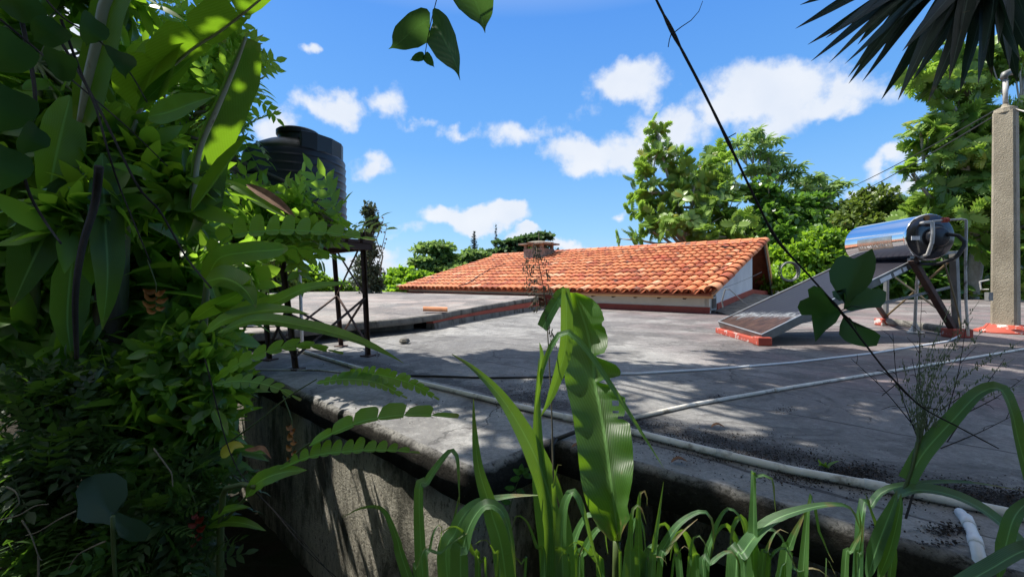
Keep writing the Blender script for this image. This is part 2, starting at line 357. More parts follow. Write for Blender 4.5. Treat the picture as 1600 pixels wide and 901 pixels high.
M = {}
M['roof'] = roofmat('roof_concrete', (.31, .305, .295), (.46, .45, .43), (.20, .115, .12), 1.3, dirt=True)
M['roof2'] = roofmat('raised_roof_concrete', (.36, .34, .315), (.45, .43, .40), (.36, .28, .25), -9, seam=1.3)
M['wall'] = surf('mossy_plaster', [(.3, (.42, .39, .31)), (.6, (.60, .56, .46)), (.8, (.70, .66, .56))], 2.2, .9, bump=1, bscale=60, spots=[(60, .54, .66, (.12, .11, .085)), (3.0, .50, .60, (.10, .095, .07)), (1.4, .50, .62, (.045, .045, .035)), (9, .6, .75, (.05, .06, .03))], stretch=(1, 1, .45), bdist=.02)
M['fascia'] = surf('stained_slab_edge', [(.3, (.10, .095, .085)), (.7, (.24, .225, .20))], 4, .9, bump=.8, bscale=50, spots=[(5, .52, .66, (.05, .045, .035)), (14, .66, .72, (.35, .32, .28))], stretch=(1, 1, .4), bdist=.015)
def lipmat():  # grime on the lip, with shade also darkened into its lower face
    m, t, n = newmat('grimy_shaded_slab_lip'); tcn = n('ShaderNodeTexCoord'); ob = tcn.outputs['Object']
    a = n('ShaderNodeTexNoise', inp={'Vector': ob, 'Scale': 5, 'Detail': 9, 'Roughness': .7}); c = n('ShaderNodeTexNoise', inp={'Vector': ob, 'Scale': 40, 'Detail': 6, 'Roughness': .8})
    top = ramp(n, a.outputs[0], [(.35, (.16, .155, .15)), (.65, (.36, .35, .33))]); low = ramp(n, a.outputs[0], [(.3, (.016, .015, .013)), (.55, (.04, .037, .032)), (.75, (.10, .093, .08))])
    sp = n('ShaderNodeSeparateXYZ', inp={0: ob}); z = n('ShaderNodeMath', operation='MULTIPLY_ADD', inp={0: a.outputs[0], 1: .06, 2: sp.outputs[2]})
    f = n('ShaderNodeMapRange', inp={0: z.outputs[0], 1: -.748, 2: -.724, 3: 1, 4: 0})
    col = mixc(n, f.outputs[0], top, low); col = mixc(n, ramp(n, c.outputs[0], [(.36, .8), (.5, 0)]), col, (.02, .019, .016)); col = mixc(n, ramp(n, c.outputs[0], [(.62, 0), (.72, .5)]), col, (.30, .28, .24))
    b = n('ShaderNodeBsdfPrincipled', inp={'Base Color': col, 'Roughness': .95, 'Specular IOR Level': .2}); bu = n('ShaderNodeBump', inp={'Height': c.outputs[0], 'Strength': 1, 'Distance': .02}); t.links.new(bu.outputs[0], b.inputs['Normal'])
    n('ShaderNodeOutputMaterial', inp={'Surface': b.outputs[0]}); return m
M['lip'] = lipmat()
M['redpaint'] = surf('worn_red_paint', [(.3, (.30, .05, .03)), (.7, (.42, .085, .05))], 3, .7, bump=.3, spots=[(6, .66, .76, (.30, .26, .22)), (3, .6, .8, (.14, .05, .035))])
M['redblock'] = surf('chipped_red_block', [(.3, (.34, .05, .03)), (.7, (.48, .085, .045))], 5, .7, bump=.5, spots=[(9, .56, .62, (.60, .56, .52)), (20, .66, .72, (.1, .08, .07))])
M['cream'] = surf('cream_wall', [(.3, (.68, .62, .50)), (.7, (.82, .76, .63))], 2, .8, bump=.15, spots=[(4, .66, .85, (.45, .40, .32))])
M['white'] = surf('white_wall', [(.3, (.60, .60, .59)), (.7, (.74, .74, .73))], 2, .75, bump=.15, spots=[(5, .7, .85, (.5, .48, .44))])
M['tile'] = surf('terracotta_tiles', [(.25, (.50, .42, .38)), (.6, (1, 1, 1))], 7, .75, bump=.25, bscale=90, tone=[(0, (.36, .085, .04)), (.35, (.60, .19, .075)), (.75, (.70, .27, .115)), (1, (.78, .42, .25))], spots=[(1.1, .56, .70, (.50, .10, .06)), (3.1, .56, .70, (.17, .09, .06)), (16, .62, .74, (.09, .065, .05)), (9, .64, .72, (.36, .32, .25)), (2.2, .60, .66, (.13, .085, .065))], dist=.5)
M['tiledark'] = surf('old_pan_tiles', [(.3, (.20, .06, .03)), (.7, (.36, .11, .05))], 6, .85, bump=.3)
M['mortar'] = surf('ridge_mortar', [(.3, (.30, .13, .09)), (.7, (.50, .24, .16))], 8, .85, bump=.6, spots=[(10, .6, .7, (.22, .18, .15))])
M['wood_fascia'] = surf('painted_fascia', [(.3, (.50, .24, .09)), (.7, (.68, .36, .15))], 5, .7, bump=.2, stretch=(.4, .4, 2), spots=[(9, .62, .75, (.2, .1, .06))])
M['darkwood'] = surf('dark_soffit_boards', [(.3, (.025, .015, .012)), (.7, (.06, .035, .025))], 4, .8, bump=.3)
M['rust'] = surf('rusty_steel', [(.3, (.055, .028, .022)), (.7, (.11, .06, .045))], 12, .75, bump=.4, bscale=120, spots=[(15, .6, .7, (.20, .08, .035))])
M['blackplastic'] = surf('black_polyethylene', [(.3, (.018, .019, .024)), (.7, (.030, .031, .037))], 5, .38, bump=.08, spots=[(6, .62, .75, (.07, .07, .07))])
M['pvc'] = surf('dirty_white_pvc', [(.3, (.62, .59, .52)), (.65, (.80, .78, .73))], 6, .5, bump=.1, spots=[(10, .55, .70, (.22, .19, .15)), (3, .6, .7, (.35, .32, .27))])
M['pvcw'] = surf('clean_white_pvc', [(.3, (.70, .72, .76)), (.65, (.82, .83, .85))], 6, .45, bump=.05)
M['pvcthin'] = surf('thin_grey_hose', [(.3, (.40, .38, .35)), (.65, (.62, .60, .57))], 8, .5, bump=.1, spots=[(9, .55, .65, (.12, .10, .08))])
M['blackhose'] = surf('black_hose', [(.3, (.012, .012, .012)), (.7, (.03, .03, .03))], 8, .5, bump=.1)
M['chrome'] = surf('polished_steel_drum', [(.3, (.80, .81, .83)), (.7, (.88, .89, .90))], 3, .07, bump=.03, bscale=3, metal=1, bdist=.02)
M['darkchrome'] = surf('dark_polished_cap', [(.3, (.05, .05, .055)), (.7, (.09, .09, .10))], 3, .16, bump=.03, bscale=4, metal=.6)
M['alu_dark'] = surf('shaded_bronze_frame', [(.3, (.09, .085, .075)), (.7, (.17, .16, .145))], 6, .45, bump=.1, metal=.4)  # bronze frame, darkened in colour for the shade on its sides
M['alu'] = surf('weathered_aluminium', [(.3, (.42, .42, .42)), (.7, (.60, .60, .60))], 6, .4, bump=.1, metal=.8, spots=[(9, .62, .75, (.28, .24, .20))])
M['galv'] = surf('galvanised_steel', [(.3, (.16, .165, .16)), (.7, (.27, .27, .26))], 8, .55, bump=.15, metal=.4, spots=[(10, .6, .72, (.20, .11, .06))])
M['olive'] = surf('aged_brass_strap', [(.3, (.16, .12, .06)), (.7, (.26, .20, .11))], 8, .6, bump=.15, metal=.3)
M['pole'] = surf('pitted_concrete_pole', [(.3, (.24, .205, .15)), (.7, (.44, .39, .30))], 3, .92, bump=1.0, bscale=55, spots=[(7, .6, .72, (.16, .14, .11)), (30, .66, .72, (.10, .09, .07))], stretch=(1, 1, .6), bdist=.02)
M['stone'] = surf('chimney_stone', [(.3, (.13, .11, .08)), (.7, (.34, .30, .24))], 8, .9, bump=.6, spots=[(6, .55, .68, (.14, .12, .10))])
M['earth'] = surf('forest_soil', [(.3, (.018, .014, .010)), (.7, (.05, .04, .028))], 3, .95, bump=1, bscale=14, spots=[(1.3, .5, .65, (.02, .035, .012))], bdist=.05)
M['litter'] = surf('rotting_leaf_litter', [(.3, (.02, .016, .014)), (.7, (.055, .042, .034))], 30, .9, bump=0, tone=[(0, (.018, .014, .012)), (.7, (.06, .045, .035)), (1, (.20, .12, .07))])
M['bark'] = surf('grey_brown_bark', [(.3, (.09, .075, .055)), (.7, (.20, .17, .13))], 10, .9, bump=.6, bscale=40, stretch=(1, 1, .3))
M['palebark'] = surf('pale_bark', [(.3, (.28, .25, .20)), (.7, (.46, .42, .36))], 10, .85, bump=.4, bscale=40, stretch=(1, 1, .4))
M['darkvine'] = surf('dark_woody_vine', [(.3, (.015, .012, .010)), (.7, (.035, .028, .022))], 20, .85, bump=.5, bscale=150)
M['stem'] = surf('green_stem', [(.3, (.045, .075, .02)), (.7, (.09, .13, .035))], 10, .6, bump=.1)
M['palegrass'] = surf('pale_green_seed_stalks', [(.3, (.10, .14, .07)), (.7, (.20, .25, .13))], 20, .7, bump=.1)
M['drystem'] = surf('dry_stem', [(.3, (.10, .085, .05)), (.7, (.22, .19, .13))], 20, .8, bump=.1)
M['sheath'] = surf('banana_sheath', [(.3, (.05, .055, .025)), (.6, (.10, .12, .05)), (.8, (.18, .15, .08))], 8, .6, bump=.3, stretch=(1, 1, .15), spots=[(6, .5, .6, (.05, .035, .02))])
M['palemidrib'] = surf('pale_banana_midrib', [(.3, (.26, .30, .20)), (.7, (.42, .45, .34))], 12, .55, bump=.1, stretch=(1, 1, .2), spots=[(12, .62, .7, (.16, .13, .09))])
M['orangeflower'] = surf('orange_bracts', [(.3, (.24, .09, .02)), (.7, (.46, .20, .04))], 12, .6, bump=.1)
M['redflower'] = surf('red_bracts', [(.3, (.22, .02, .01)), (.7, (.38, .05, .02))], 12, .6, bump=.1)
# leaves
M['L_bread'] = leafmat('breadfruit_leaf', (.045, .12, .02), (.26, .38, .08), (.42, .66, .08), .40, .34, yellow=(.34, .32, .05), spec=.45)
M['L_umbrella'] = leafmat('palmate_leaf', (.11, .21, .07), (.28, .40, .14), (.42, .62, .15), .4, .45)
M['L_dense'] = leafmat('dense_glossy_leaf', (.022, .075, .012), (.12, .24, .04), (.26, .52, .05), .35, .35, spec=.7)
M['L_bright'] = leafmat('bright_shrub_leaf', (.07, .16, .015), (.20, .34, .035), (.42, .70, .04), .42, .45)
M['L_round'] = leafmat('small_round_leaf', (.055, .10, .018), (.18, .24, .05), (.30, .44, .06), .32, .42, yellow=(.35, .18, .05))
M['L_far'] = leafmat('far_tree_leaf', (.085, .16, .05), (.22, .33, .11), (.36, .55, .12), .4, .6)
M['L_fardark'] = leafmat('far_dark_leaf', (.040, .085, .035), (.10, .16, .06), (.16, .30, .08), .3, .6)
M['L_conifer'] = leafmat('conifer_needle', (.012, .030, .022), (.030, .055, .035), (.04, .08, .03), .1, .7)
M['L_cypress'] = leafmat('vine_column_leaf', (.035, .055, .025), (.11, .12, .06), (.12, .18, .06), .2, .65)
M['L_pin'] = leafmat('pinnate_leaf', (.045, .13, .018), (.17, .31, .045), (.46, .80, .06), .45, .36)
M['L_near'] = leafmat('undergrowth_leaf', (.030, .085, .014), (.11, .24, .03), (.38, .70, .04), .42, .4)
M['L_shadow'] = leafmat('shaded_undergrowth_leaf', (.012, .034, .009), (.045, .10, .02), (.14, .30, .025), .32, .5)  # darker copy of the undergrowth leaf, shade put into its colour
M['L_banana'] = leafmat('banana_leaf', (.022, .070, .016), (.055, .125, .026), (.30, .58, .02), .40, .44, veins=True, spec=.45)
M['L_helic'] = leafmat('heliconia_leaf', (.028, .10, .012), (.09, .21, .025), (.36, .66, .03), .42, .36, veins=130)
M['L_grass'] = leafmat('broad_grass_blade', (.026, .075, .036), (.085, .19, .060), (.34, .62, .04), .34, .42, veins='long', spec=.6)
M['L_palm'] = leafmat('stiff_dark_blade', (.010, .024, .013), (.034, .062, .036), (.05, .10, .03), .15, .5, spec=.4, veins='long')
M['L_hang'] = leafmat('hanging_vine_leaf', (.010, .034, .010), (.030, .080, .020), (.12, .28, .04), .34, .65, spec=.15)
M['L_hangv'] = leafmat('veined_hanging_leaf', (.012, .038, .012), (.036, .085, .026), (.13, .29, .05), .34, .5, veins=46, spec=.4)
M['L_ear'] = leafmat('elephant_ear', (.010, .036, .018), (.024, .065, .032), (.04, .12, .03), .2, .6, spec=.3)
M['L_dry'] = surf('dry_leaf', [(.3, (.16, .07, .035)), (.7, (.32, .17, .09))], 20, .8, bump=.2)
M['L_yellow'] = leafmat('yellowing_leaf', (.20, .22, .02), (.42, .38, .04), (.55, .55, .05), .35, .5)
M['L_croton'] = leafmat('croton_leaf', (.18, .26, .03), (.40, .42, .05), (.5, .55, .05), .3, .4)
# ================================================================== GROUND
def smooth(x): x = min(1, max(0, x)); return x * x * (3 - 2 * x)
nAB = -V_; B0 = Vector((-.138, 1.636, 0))
def ground_h(x, y):
    dd = (Vector((x, y, 0)) - B0).dot(nAB)
    h = -1.95
    if dd > 0: h += 1.25 * smooth((-x - .7) / 2.2) * smooth(dd / .9)
    h += 1.6 * smooth((-y - .8) / 4)
    r = math.hypot(x, y); h -= 2.6 * smooth((r - 16) / 25)
    h += .06 * noise.noise(Vector((x * 1.3, y * 1.3, 0))) if r < 40 else 0
    return h
def axis():
    a = [i * .22 for i in range(-45, 46)]; p = [10.5, 12, 14, 17, 21, 27, 36, 50, 80, 150, 400, 1200, 4000]
    return [-q for q in reversed(p)] + a + p
ax_ = axis(); n_ = len(ax_); g = MB()
g.V = [(x, y, ground_h(x, y)) for y in ax_ for x in ax_]
g.F = [(j * n_ + i, j * n_ + i + 1, (j + 1) * n_ + i + 1, (j + 1) * n_ + i) for j in range(n_ - 1) for i in range(n_ - 1)]; g.T = [.5] * len(g.F)
tag(g.build('ground', M['earth'], smooth=True), kind='structure')

# ================================================================== FLAT CONCRETE ROOF BUILDING
hb = thing('flat_roof_building', (-.138, 1.636, -1.95), 'long grey concrete building with stained flat roof running behind the grass to the right', 'building')
z0 = -.75
A2 = G(385, 577); A3 = Vector((-3.3, 4.5, z0)); Bc = G(746, 738); Cc = G(866, 687); Ec = Cc + (G(1525, 880) - Cc) * 1.0
Fc = Cc + (G(1525, 880) - Cc).normalized() * 4.6
poly = [A3, A2, Bc, Cc, Ec, Fc, Vector((26, 4.5, z0)), Vector((26, 17.9, z0)), Vector((3, 17.9, z0)), Vector((-6.5, 14, z0)), Vector((-4.6, 7, z0))]
# rounded, slightly broken near edge: the top sheet stops a little inside the lip
import bmesh
def edge_pts(p, q, n, amp, seed):
    out = []
    for i in range(n):
        t = i / n; v = p.lerp(q, t)
        w = amp * noise.noise(Vector((v.x * 2.2, v.y * 2.2, seed))) + amp * .4 * noise.noise(Vector((v.x * 9, v.y * 9, seed)))
        nrm = (q - p).normalized().cross(Z); out.append(v + nrm * w)
    return out
outline = edge_pts(A3, A2, 6, .015, 1) + edge_pts(A2, Bc, 40, .018, 2) + edge_pts(Bc, Cc, 12, .012, 3) + edge_pts(Cc, Ec, 40, .016, 4) + edge_pts(Ec, Fc, 14, .012, 5) + poly[5:]
def slab(name, outline, thick, mtop, medge, parent, lip=.03):
    """a slab with a rounded lip along its rim: top sheet + rim"""
    n = len(outline); cen = sum(outline, Vector()) / n
    ins = []
    for i in range(n):
        a, b, c = outline[i - 1], outline[i], outline[(i + 1) % n]
        d = (c - a); nr = Vector((-d.y, d.x, 0)).normalized()
        if nr.dot(cen - b) < 0: nr = -nr
        ins.append(b + nr * lip)
    top = MB(); top.add(ins, [tuple(range(n))])
    o = top.build(name, mtop, parent)
    bm = bmesh.new(); bm.from_mesh(o.data); bmesh.ops.triangulate(bm, faces=bm.faces); bmesh.ops.recalc_face_normals(bm, faces=bm.faces)
    for f in bm.faces:
        if f.normal.z < 0: f.normal_flip()
    bm.to_mesh(o.data); bm.free()
    rim = MB(); rings = []
    for k, (f, dz) in enumerate(((0, 0), (.35, -.003), (.62, -.012), (.82, -.020), (.95, -.034), (1, -.052), (1.0 if thick < .12 else .93, -thick))):
        rings.append([Vector((i_.x + (o_.x - i_.x) * f, i_.y + (o_.y - i_.y) * f, o_.z + dz)) for i_, o_ in zip(ins, outline)])
    Vv = [v for r_ in rings for v in r_]; Ff = []
    for k in range(len(rings) - 1):
        for i in range(n): Ff.append((k * n + i, (k + 1) * n + i, (k + 1) * n + (i + 1) % n, k * n + (i + 1) % n))
    Ff.append(tuple(range(len(rings) * n - 1, (len(rings) - 1) * n - 1, -1)))
    rim.add(Vv, Ff); r = rim.build(name.replace('slab', 'edge') if 'slab' in name else name + '_edge', medge, parent, smooth=True)
    fix_normals(r); return o
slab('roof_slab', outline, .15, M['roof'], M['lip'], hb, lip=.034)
# walls below, set back under the slab
def inset(p, d): return p + V_ * d
w = MB()
def wallq(p, q, zt, zb, th=.15, mb=None):
    mb = mb or w; d = (q - p).normalized(); nn = Vector((-d.y, d.x, 0)) * th
    a, b, c, e = p, q, q + nn, p + nn
    mb.hexa([Vector((v.x, v.y, zb)) for v in (a, b, c, e)] + [Vector((v.x, v.y, zt)) for v in (a, b, c, e)])
pA = A3 + V_ * .035; pB = Bc + V_ * .035 + U * .10; pC = Cc + U * .10 + V_ * .02
wallq(pA, pB, z0 - .152, -2.3, .15); wallq(pB, pC + V_ * 1.5, z0 - .152, -2.3, .15)
w1 = w.build('wall', M['wall'], hb); fix_normals(w1)
w = MB(); wallq(pC + V_ * 1.5, pC + V_ * 1.5 - U * 9, z0 - .152, -2.3, .15)
w2 = w.build('wall', M['wall'], hb); fix_normals(w2)
# drain pipe stub and old planks leaning on the wall below the lip
# ---- raised roof slab with its red band
pts2 = [G(300, 530, -.545), W(385, 520, 4.45), W(440, 515.5, 4.7), W(479, 511.5, 4.95), W(530, 506, 5.3), W(578, 501.5, 5.65), W(630, 497, 6.05), W(677, 491.5, 6.55), W(700, 487, 7.1), W(752, 478, 8.3), W(800, 470, 9.7), W(842, 463.5, 11.2)]
pts2 = [p + Vector((0, 0, .0)) for p in pts2]
back = [Vector((.84, 13.35, -.45)), Vector((-4.0, 17.55, -.46)), Vector((-7, 19.5, -.46)), Vector((-12.5, 18.5, -.46)), Vector((-8, 9, -.5))]
o2 = []
for a, b in zip(pts2[:-1], pts2[1:]):
    o2 += edge_pts(a, b, 6, .03, 7)
o2 += [pts2[-1]] + back
slab('raised_roof_slab', o2, .10, M['roof2'], M['fascia'], hb, lip=.035)
# wall under it: recessed dark part on the left, red banded part flush on the right
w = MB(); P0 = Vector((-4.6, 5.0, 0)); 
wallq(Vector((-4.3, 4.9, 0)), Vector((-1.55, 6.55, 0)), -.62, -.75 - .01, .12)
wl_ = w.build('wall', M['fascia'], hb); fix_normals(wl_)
bp = [W(677, 500, 6.56), W(700, 496, 7.11), W(752, 486, 8.31), W(800, 477, 9.71), W(842, 470, 11.21)]
band = MB(); gray = MB()
for a, b in zip(bp[:-1], bp[1:]):
    d = (b - a).normalized(); nn = Vector((-d.y, d.x, 0)) * .12; off = -nn * .04
    def cc(z, o_): return [Vector((a.x, a.y, z)) + o_, Vector((b.x, b.y, z)) + o_, Vector((b.x, b.y, z)) + nn, Vector((a.x, a.y, z)) + nn]
    za, zb = a.z, b.z
    zm = -.655
    band.hexa([Vector((v.x, v.y, zm)) for v in (a, b, b + nn, a + nn)] + [a, b, b + nn, a + nn])
    gray.hexa([Vector((v.x, v.y, -.76)) for v in (a - nn * .25, b - nn * .25, b + nn, a + nn)] + [Vector((v.x, v.y, zm - .002)) for v in (a - nn * .12, b - nn * .12, b + nn, a + nn)])
x_ = band.build('red_band', M['redpaint'], hb); fix_normals(x_)
x_ = gray.build('kerb', M['fascia'], hb); fix_normals(x_)

# ================================================================== TILED HOUSE
cR = Vector((4.62, 9.75, 0))                      # front right corner of its wall
th = thing('tiled_house', (cR.x, cR.y, -.75), 'low cream house with red base band under a long orange clay tile roof', 'house')
Lw = 11.9
def hp(u, v, z): return Vector((cR.x, cR.y, 0)) + U * u + V_ * v + Vector((0, 0, z))
def wq(mb, u0, v0, u1, v1, z0_, z1_, thk=.15, side=1):
    a, b = hp(u0, v0, 0), hp(u1, v1, 0); d = (b - a).normalized(); nn = Vector((-d.y, d.x, 0)) * thk * side
    mb.hexa([Vector((v.x, v.y, z0_)) for v in (a, b, b + nn, a + nn)] + [Vector((v.x, v.y, z1_)) for v in (a, b, b + nn, a + nn)])
EZ = -.275; RUN = 5.76; RISE = 1.61; TAN = RISE / (RUN + .3)
m_ = MB(); wq(m_, 0, 0, Lw, 0, -.745, EZ + .03, .15, -1); x_ = m_.build('wall', M['cream'], th); fix_normals(x_)
m_ = MB(); wq(m_, -.02, -.03, 3.3, -.03, -.745, -.60, .03, -1); x_ = m_.build('base_band', M['redpaint'], th); fix_normals(x_)
m_ = MB(); wq(m_, 3.3, -.03, Lw + .1, -.03, -.745, -.40, .03, -1); x_ = m_.build('base_band', M['redpaint'], th); fix_normals(x_)
# gable wall, white, follows the roof slope and stops before the porch
gw = MB()
def gz(v): return EZ - .02 + (v + .3) * TAN - .06
vs = [0.55, 1.5, 2.5, 3.5, 4.6]
base = lambda v: -.72 + .075 * v
F1 = []
for a, b in zip(vs[:-1], vs[1:]):
    gw.hexa([hp(0, a, -.745), hp(0, b, -.745), hp(.12, b, -.745), hp(.12, a, -.745), hp(0, a, gz(a)), hp(0, b, gz(b)), hp(.12, b, gz(b)), hp(.12, a, gz(a))])
x_ = gw.build('gable_wall', M['white'], th); fix_normals(x_)
gb = MB()
for a, b in ((.6, 2.6), (2.6, 4.6)):
    gb.hexa([hp(-.03, a, -.745), hp(-.03, b, -.745), hp(0, b, -.745), hp(0, a, -.745), hp(-.03, a, base(a) + .14), hp(-.03, b, base(b) + .14), hp(0, b, base(b) + .14), hp(0, a, base(a) + .14)])
x_ = gb.build('base_band', M['redpaint'], th); fix_normals(x_)
cp = MB(); cp.hexa([hp(-.01, 0, -.6), hp(-.01, .08, -.6), hp(.1, .08, -.6), hp(.1, 0, -.6), hp(-.01, 0, EZ), hp(-.01, .08, EZ), hp(.1, .08, EZ), hp(.1, 0, EZ)])
x_ = cp.build('corner_post', M['cream'], th); fix_normals(x_)
wf = MB()
for (v0, v1, za, zb) in ((.08, .13, -.68, -.38), (.50, .55, -.66, -.36), (.13, .50, -.68, -.64), (.13, .50, -.40, -.36), (.40, .42, -.64, -.40)):
    wf.hexa([hp(-.02, v0, za), hp(-.02, v1, za), hp(.06, v1, za), hp(.06, v0, za), hp(-.02, v0, zb), hp(-.02, v1, zb), hp(.06, v1, zb), hp(.06, v0, zb)])
wfo = wf.build('window', M['alu'], th); fix_normals(wfo)
gl, glt, gn = newmat('dull_glass'); pb_ = gn('ShaderNodeBsdfPrincipled', inp={'Base Color': (.05, .06, .06, 1), 'Roughness': .12}); gn('ShaderNodeOutputMaterial', inp={'Surface': pb_.outputs[0]}); M['glass'] = gl
pn = MB(); pn.quad(hp(.02, .13, -.64), hp(.02, .5, -.64), hp(.02, .5, -.4), hp(.02, .13, -.4)); pn.build('pane', gl, wfo)
# dark recessed porch at the far end of the gable
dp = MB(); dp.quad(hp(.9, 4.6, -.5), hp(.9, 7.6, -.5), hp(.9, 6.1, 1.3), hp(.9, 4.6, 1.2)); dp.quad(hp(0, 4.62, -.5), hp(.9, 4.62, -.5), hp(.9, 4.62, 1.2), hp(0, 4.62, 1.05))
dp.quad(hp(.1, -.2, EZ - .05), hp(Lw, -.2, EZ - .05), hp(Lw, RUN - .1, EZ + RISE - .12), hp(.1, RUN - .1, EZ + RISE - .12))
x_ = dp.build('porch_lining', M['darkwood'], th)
pb = MB(); pb.hexa([hp(-.03, 4.6, -.745), hp(-.03, 7.55, -.745), hp(.9, 7.55, -.745), hp(.9, 4.6, -.745), hp(-.03, 4.6, base(4.6) + .13), hp(-.03, 7.5, -.36), hp(.9, 7.5, -.36), hp(.9, 4.6, base(4.6) + .13)])
x_ = pb.build('porch_step', M['redpaint'], th); fix_normals(x_)
# ramp of roofing felt along the gable
rp = MB(); rp.add([hp(-.035, .3, -.70), hp(-.035, 4.6, base(4.6)), hp(-.03, 7.6, -.50), hp(-2.2, 6.0, -.746), hp(-1.1, .6, -.746), hp(-.5, -.2, -.746)], [(0, 5, 4), (0, 4, 1), (1, 4, 3), (1, 3, 2)])
rp.build('felt_ramp', M['fascia'], th)

# ---- roof: deck, clay tiles, ridge
S_ = (V_ * (RUN + .3) + Z * RISE); SL = S_.length; S_.normalize(); N_ = (-U).cross(S_).normalized()
if N_.z < 0: N_ = -N_
Er = hp(-.16, -.30, EZ)                            # right end of the eave
LR = 12.35
dk = MB()
dk.hexa([Er - N_ * .06 + U * .03, Er + U * LR - N_ * .06, Er + U * (LR + .1) + S_ * SL - N_ * .06, Er + U * .03 + S_ * SL - N_ * .06, Er + U * .03 - N_ * .01, Er + U * LR - N_ * .01, Er + U * (LR + .1) + S_ * SL - N_ * .01, Er + U * .03 + S_ * SL - N_ * .01])
roof = dk.build('roof', M['tiledark'], th); fix_normals(roof)
rnd = random.Random(5)
tl = MB(); PW = .262; NR = 13; EX = SL / NR
NC = int(LR / PW)
for i in range(-0, NC + 1):
    for j in range(NR):
        o = Er + U * (i * PW + .02 + rnd.uniform(-.008, .008)) + S_ * (j * EX - .035 + rnd.uniform(-.012, .012))
        yaw = rnd.uniform(-.025, .025); tone = min(1, max(0, rnd.gauss(.52, .22)))
        if rnd.random() < .08: tone = rnd.uniform(0, .15)
        Ln = EX + .07; d = (S_ + U * yaw).normalized(); x = d.cross(N_).normalized()
        edge = (i == 0)
        r0, r1 = (.128, .108) if not edge else (.165, .145); l0, l1 = (.045, .012) if not edge else (.085, .05); ns = 7
        V = []; 
        for (s, r, lf) in ((0, r0, l0), (Ln * .5, (r0 + r1) / 2, (l0 + l1) / 2), (Ln, r1, l1)):
            for k in range(ns + 1):
                a = R(-86 + 172 * k / ns); V.append(o + d * s + x * (math.sin(a) * r) + N_ * (lf + (math.cos(a)) * r * (.72 if not edge else .8) - .01))
        n1 = ns + 1
        F = [(q * n1 + k, q * n1 + k + 1, (q + 1) * n1 + k + 1, (q + 1) * n1 + k) for q in range(2) for k in range(ns)]
        b = len(V)
        for k in range(ns + 1):                      # inner lip
            a = R(-86 + 172 * k / ns); V.append(o + x * (math.sin(a) * (r0 - .018)) + N_ * (l0 + math.cos(a) * (r0 - .018) * (.72 if not edge else .8) - .01))
        F += [(b + k, b + k + 1, k + 1, k) for k in range(ns)]
        for k in range(ns + 1):
            a = R(-86 + 172 * k / ns); V.append(o + d * .16 + x * (math.sin(a) * (r0 - .018)) + N_ * (l0 + math.cos(a) * (r0 - .018) * .7 - .01))
        F += [(b + n1 + k, b + n1 + k + 1, b + k + 1, b + k) for k in range(ns)]
        tl.add(V, F, tone)
        if j == 0 and i < NC:                        # end of the pan tile below
            o2_ = Er + U * ((i + .5) * PW) - S_ * .03
            V = []
            for s in (0, .3):
                for k in range(6):
                    a = R(-80 + 160 * k / 5); V.append(o2_ + S_ * s + U * (math.sin(a) * .12) - N_ * (math.cos(a) * .085 - .075))
            tl.add(V, [(k, k + 1, k + 7, k + 6) for k in range(5)], rnd.uniform(.1, .5))
tiles = tl.build('roof_tiles', M['tile'], roof, smooth=True)
rt = MB()
rc = Er + S_ * SL + N_ * .05
k = 0; u = -.02
while u < LR + .1:
    t_ = min(1, max(0, rnd.gauss(.4, .2))); V = []
    for (s, r) in ((0, .135), (.42, .115)):
        for q in range(8):
            a = R(-92 + 184 * q / 7); V.append(rc + U * (u + s) + V_ * (math.sin(a) * r) + Z * (math.cos(a) * r - .02))
    rt.add(V, [(q, q + 1, q + 9, q + 8) for q in range(7)], t_); rt.add(V[:8], [tuple(range(8))], .1); u += .37
rt.build('ridge_tiles', M['tile'], roof, smooth=False)
mo = MB(); mo.tube([rc + U * (-.0 + i * .5) - V_ * .10 - Z * (.055 + .01 * (i % 2)) for i in range(26)], .07, 8); mo.build('ridge_mortar', M['mortar'], roof, smooth=True)
# eave fascia board
fb = MB(); fb.beam(Er + U * .0 - Z * .06 + V_ * .03, Er + U * 4.25 - Z * .06 + V_ * .03, .03, .10); fb.build('fascia_board', M['wood_fascia'], th)
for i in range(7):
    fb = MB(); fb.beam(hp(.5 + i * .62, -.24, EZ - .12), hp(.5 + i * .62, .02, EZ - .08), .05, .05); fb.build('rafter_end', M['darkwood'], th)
# rake board on the gable, and the steep far slope with its barge board
pk = hp(-.16, RUN, EZ + RISE + .02)
far = W(1209, 460, 15.2)
rb = MB(); rb.beam(Er - N_ * .05 + U * .05 + S_ * .05, pk - N_ * .08 + U * .05, .04, .10, N_); rb.build('rake_board', M['wood_fascia'], th)
fs = MB(); off = (far - pk); nn = off.cross(U).normalized()
if nn.z < 0: nn = -nn
fs.hexa([pk - nn * .10, far - nn * .10, far - nn * .10 + U * LR, pk - nn * .10 + U * LR, pk - nn * .02, far - nn * .02, far - nn * .02 + U * LR, pk - nn * .02 + U * LR])
x_ = fs.build('far_slope', M['tiledark'], roof); fix_normals(x_)
bb = MB(); bb.beam(pk - nn * .09 - U * .03, far - nn * .09 - U * .03, .03, .20, nn); bb.build('barge_board', M['wood_fascia'], th)
dpst = MB(); dpst.beam(pk - nn * .22 - U * .0, far - nn * .25 - U * .0, .03, .06, nn); dpst.build('porch_post', M['galv'], th)
